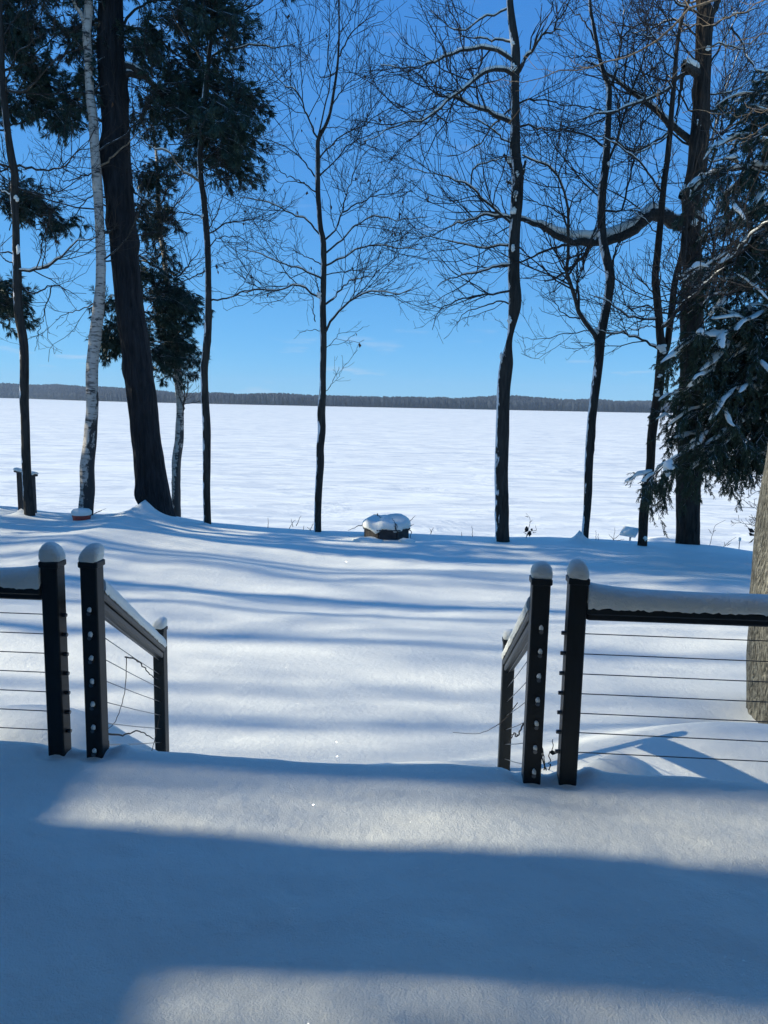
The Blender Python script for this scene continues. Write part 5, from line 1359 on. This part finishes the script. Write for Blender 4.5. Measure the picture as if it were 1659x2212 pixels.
for (x, y, h, r, nl) in ((-27, 7.4, 21, .16, 22), (-31, 9.9, 23, .26, 22), (-24, 11.2, 20, .22, 22), (-34, 8.6, 24, .19, 22), (-29, 13.0, 22, .26, 22), (-36, 11.6, 25, .30, 24), (-25, 9.0, 20, .15, 16), (-30, 6.6, 22, .20, 16), (-22, 10.2, 18, .13, 14), (-33, 14.2, 24, .26, 20), (-37, 13.0, 25, .26, 26), (-35, 7.0, 24, .16, 22), (-13.6, 3.80, 17, .26, 8), (-17, 2.6, 15, .12, 34), (-20, 3.2, 16, .14, 34), (-23, 2.0, 17, .14, 34), (-19, 1.0, 16, .14, 34), (-25, 4.0, 18, .15, 26), (-27, 2.6, 18, .15, 34), (-21, 1.4, 17, .13, 34), (-26, 5.6, 19, .16, 34), (-18, .2, 16, .13, 34), (-24, 1.2, 18, .14, 34), (-22, 3.2, 17, .14, 26), (-26, 14.9, 22, .2, 16), (-32, 15.8, 24, .24, 16), (-22, 13.9, 19, .17, 14), (-30, 17.0, 23, .22, 16)):  # lawn-stripe trees, plus trees added to dim the deck sun and shade its edge
    deco_tree(x, y, h, r, nl, 'unseen leafless tree left of the view, shading the lawn and deck')

def deco_pine(x, y, h, lab, c0=.08):
    z = -1.2
    t = thing('pine_tree', lab, 'pine tree', (x, y, z), 'pines left of the view')
    MB().tubes(np.array([[x, y, z], [x + .1, y, z + h * .5], [x, y, z + h]]), [.28, .2, .03], 10).build('trunk', M['pinebark'], t)
    n = int(h * 9); f = rng.random(n) ** .8; az = rng.uniform(0, 6.28, n); L = (1 - f * .8) * rng.uniform(1.6, 2.9, n) + .3
    zz = z + h * (c0 + (.98 - c0) * f); s_ = np.linspace(0, 1, 7)
    P = np.stack([x + np.cos(az)[:, None] * L[:, None] * s_, y + np.sin(az)[:, None] * L[:, None] * s_, zz[:, None] + L[:, None] * (.15 * s_ - .3 * s_ ** 2)], -1)
    Rr = np.tile(np.linspace(.04, .012, 7), (n, 1))
    A, RA = spawn(P, Rr, 3.2, (.4, 1.0), ang=(35, 65), up=-.05, n=4, tmin=.2, rtip=.006)
    MB().tubes(P, Rr, 4).tubes(A, RA, 3).build('boughs', M['limb'], t, True, 'stuff')
    i = np.repeat(np.arange(len(A)), 8); tt = rng.uniform(.1, 1, len(i)); p, _, d = sample(A, np.ones(A.shape[:2]), i, tt)
    d = d + rng.normal(size=d.shape) * .5; d /= np.linalg.norm(d, axis=1, keepdims=True); sv = np.cross(d, rng.normal(size=d.shape)); sv /= np.linalg.norm(sv, axis=1, keepdims=True)
    V = np.stack([p, p + d * .16 + sv * .05, p + d * .32, p + d * .16 - sv * .05], 1)
    MB().add(V, np.arange(len(V) * 4).reshape(-1, 4)).build('needles', M['needle'], t, False, 'stuff')
for (x, y, h) in ((-12.5, 15.6, 19), (-18.5, 17.0, 22)):
    deco_pine(x, y, h, 'tall dark pine standing left of the view above the lake bank')
deco_pine(-19, 13.9, 22, 'unseen pine left of the view, its high crown added to shade the hemlock', .62)  # added for shade on the hemlock, crown kept high to spare the lawn

# ------------------------------------------------------------------ thin winter haze over the lake
hm = bpy.data.materials.new('haze'); hm.use_nodes = True
hn = hm.node_tree; hn.nodes.clear()
pv = hn.nodes.new('ShaderNodeVolumePrincipled'); pv.inputs['Color'].default_value = (.68, .84, 1.0, 1); pv.inputs['Density'].default_value = .00013
ho = hn.nodes.new('ShaderNodeOutputMaterial'); hn.links.new(pv.outputs[0], ho.inputs['Volume'])
o = MB().box((0, 1450, 37.0), (10600, 3300, 93.6)).build('haze', hm, None, False, 'stuff'); o['label'] = 'thin pale haze over the lake'
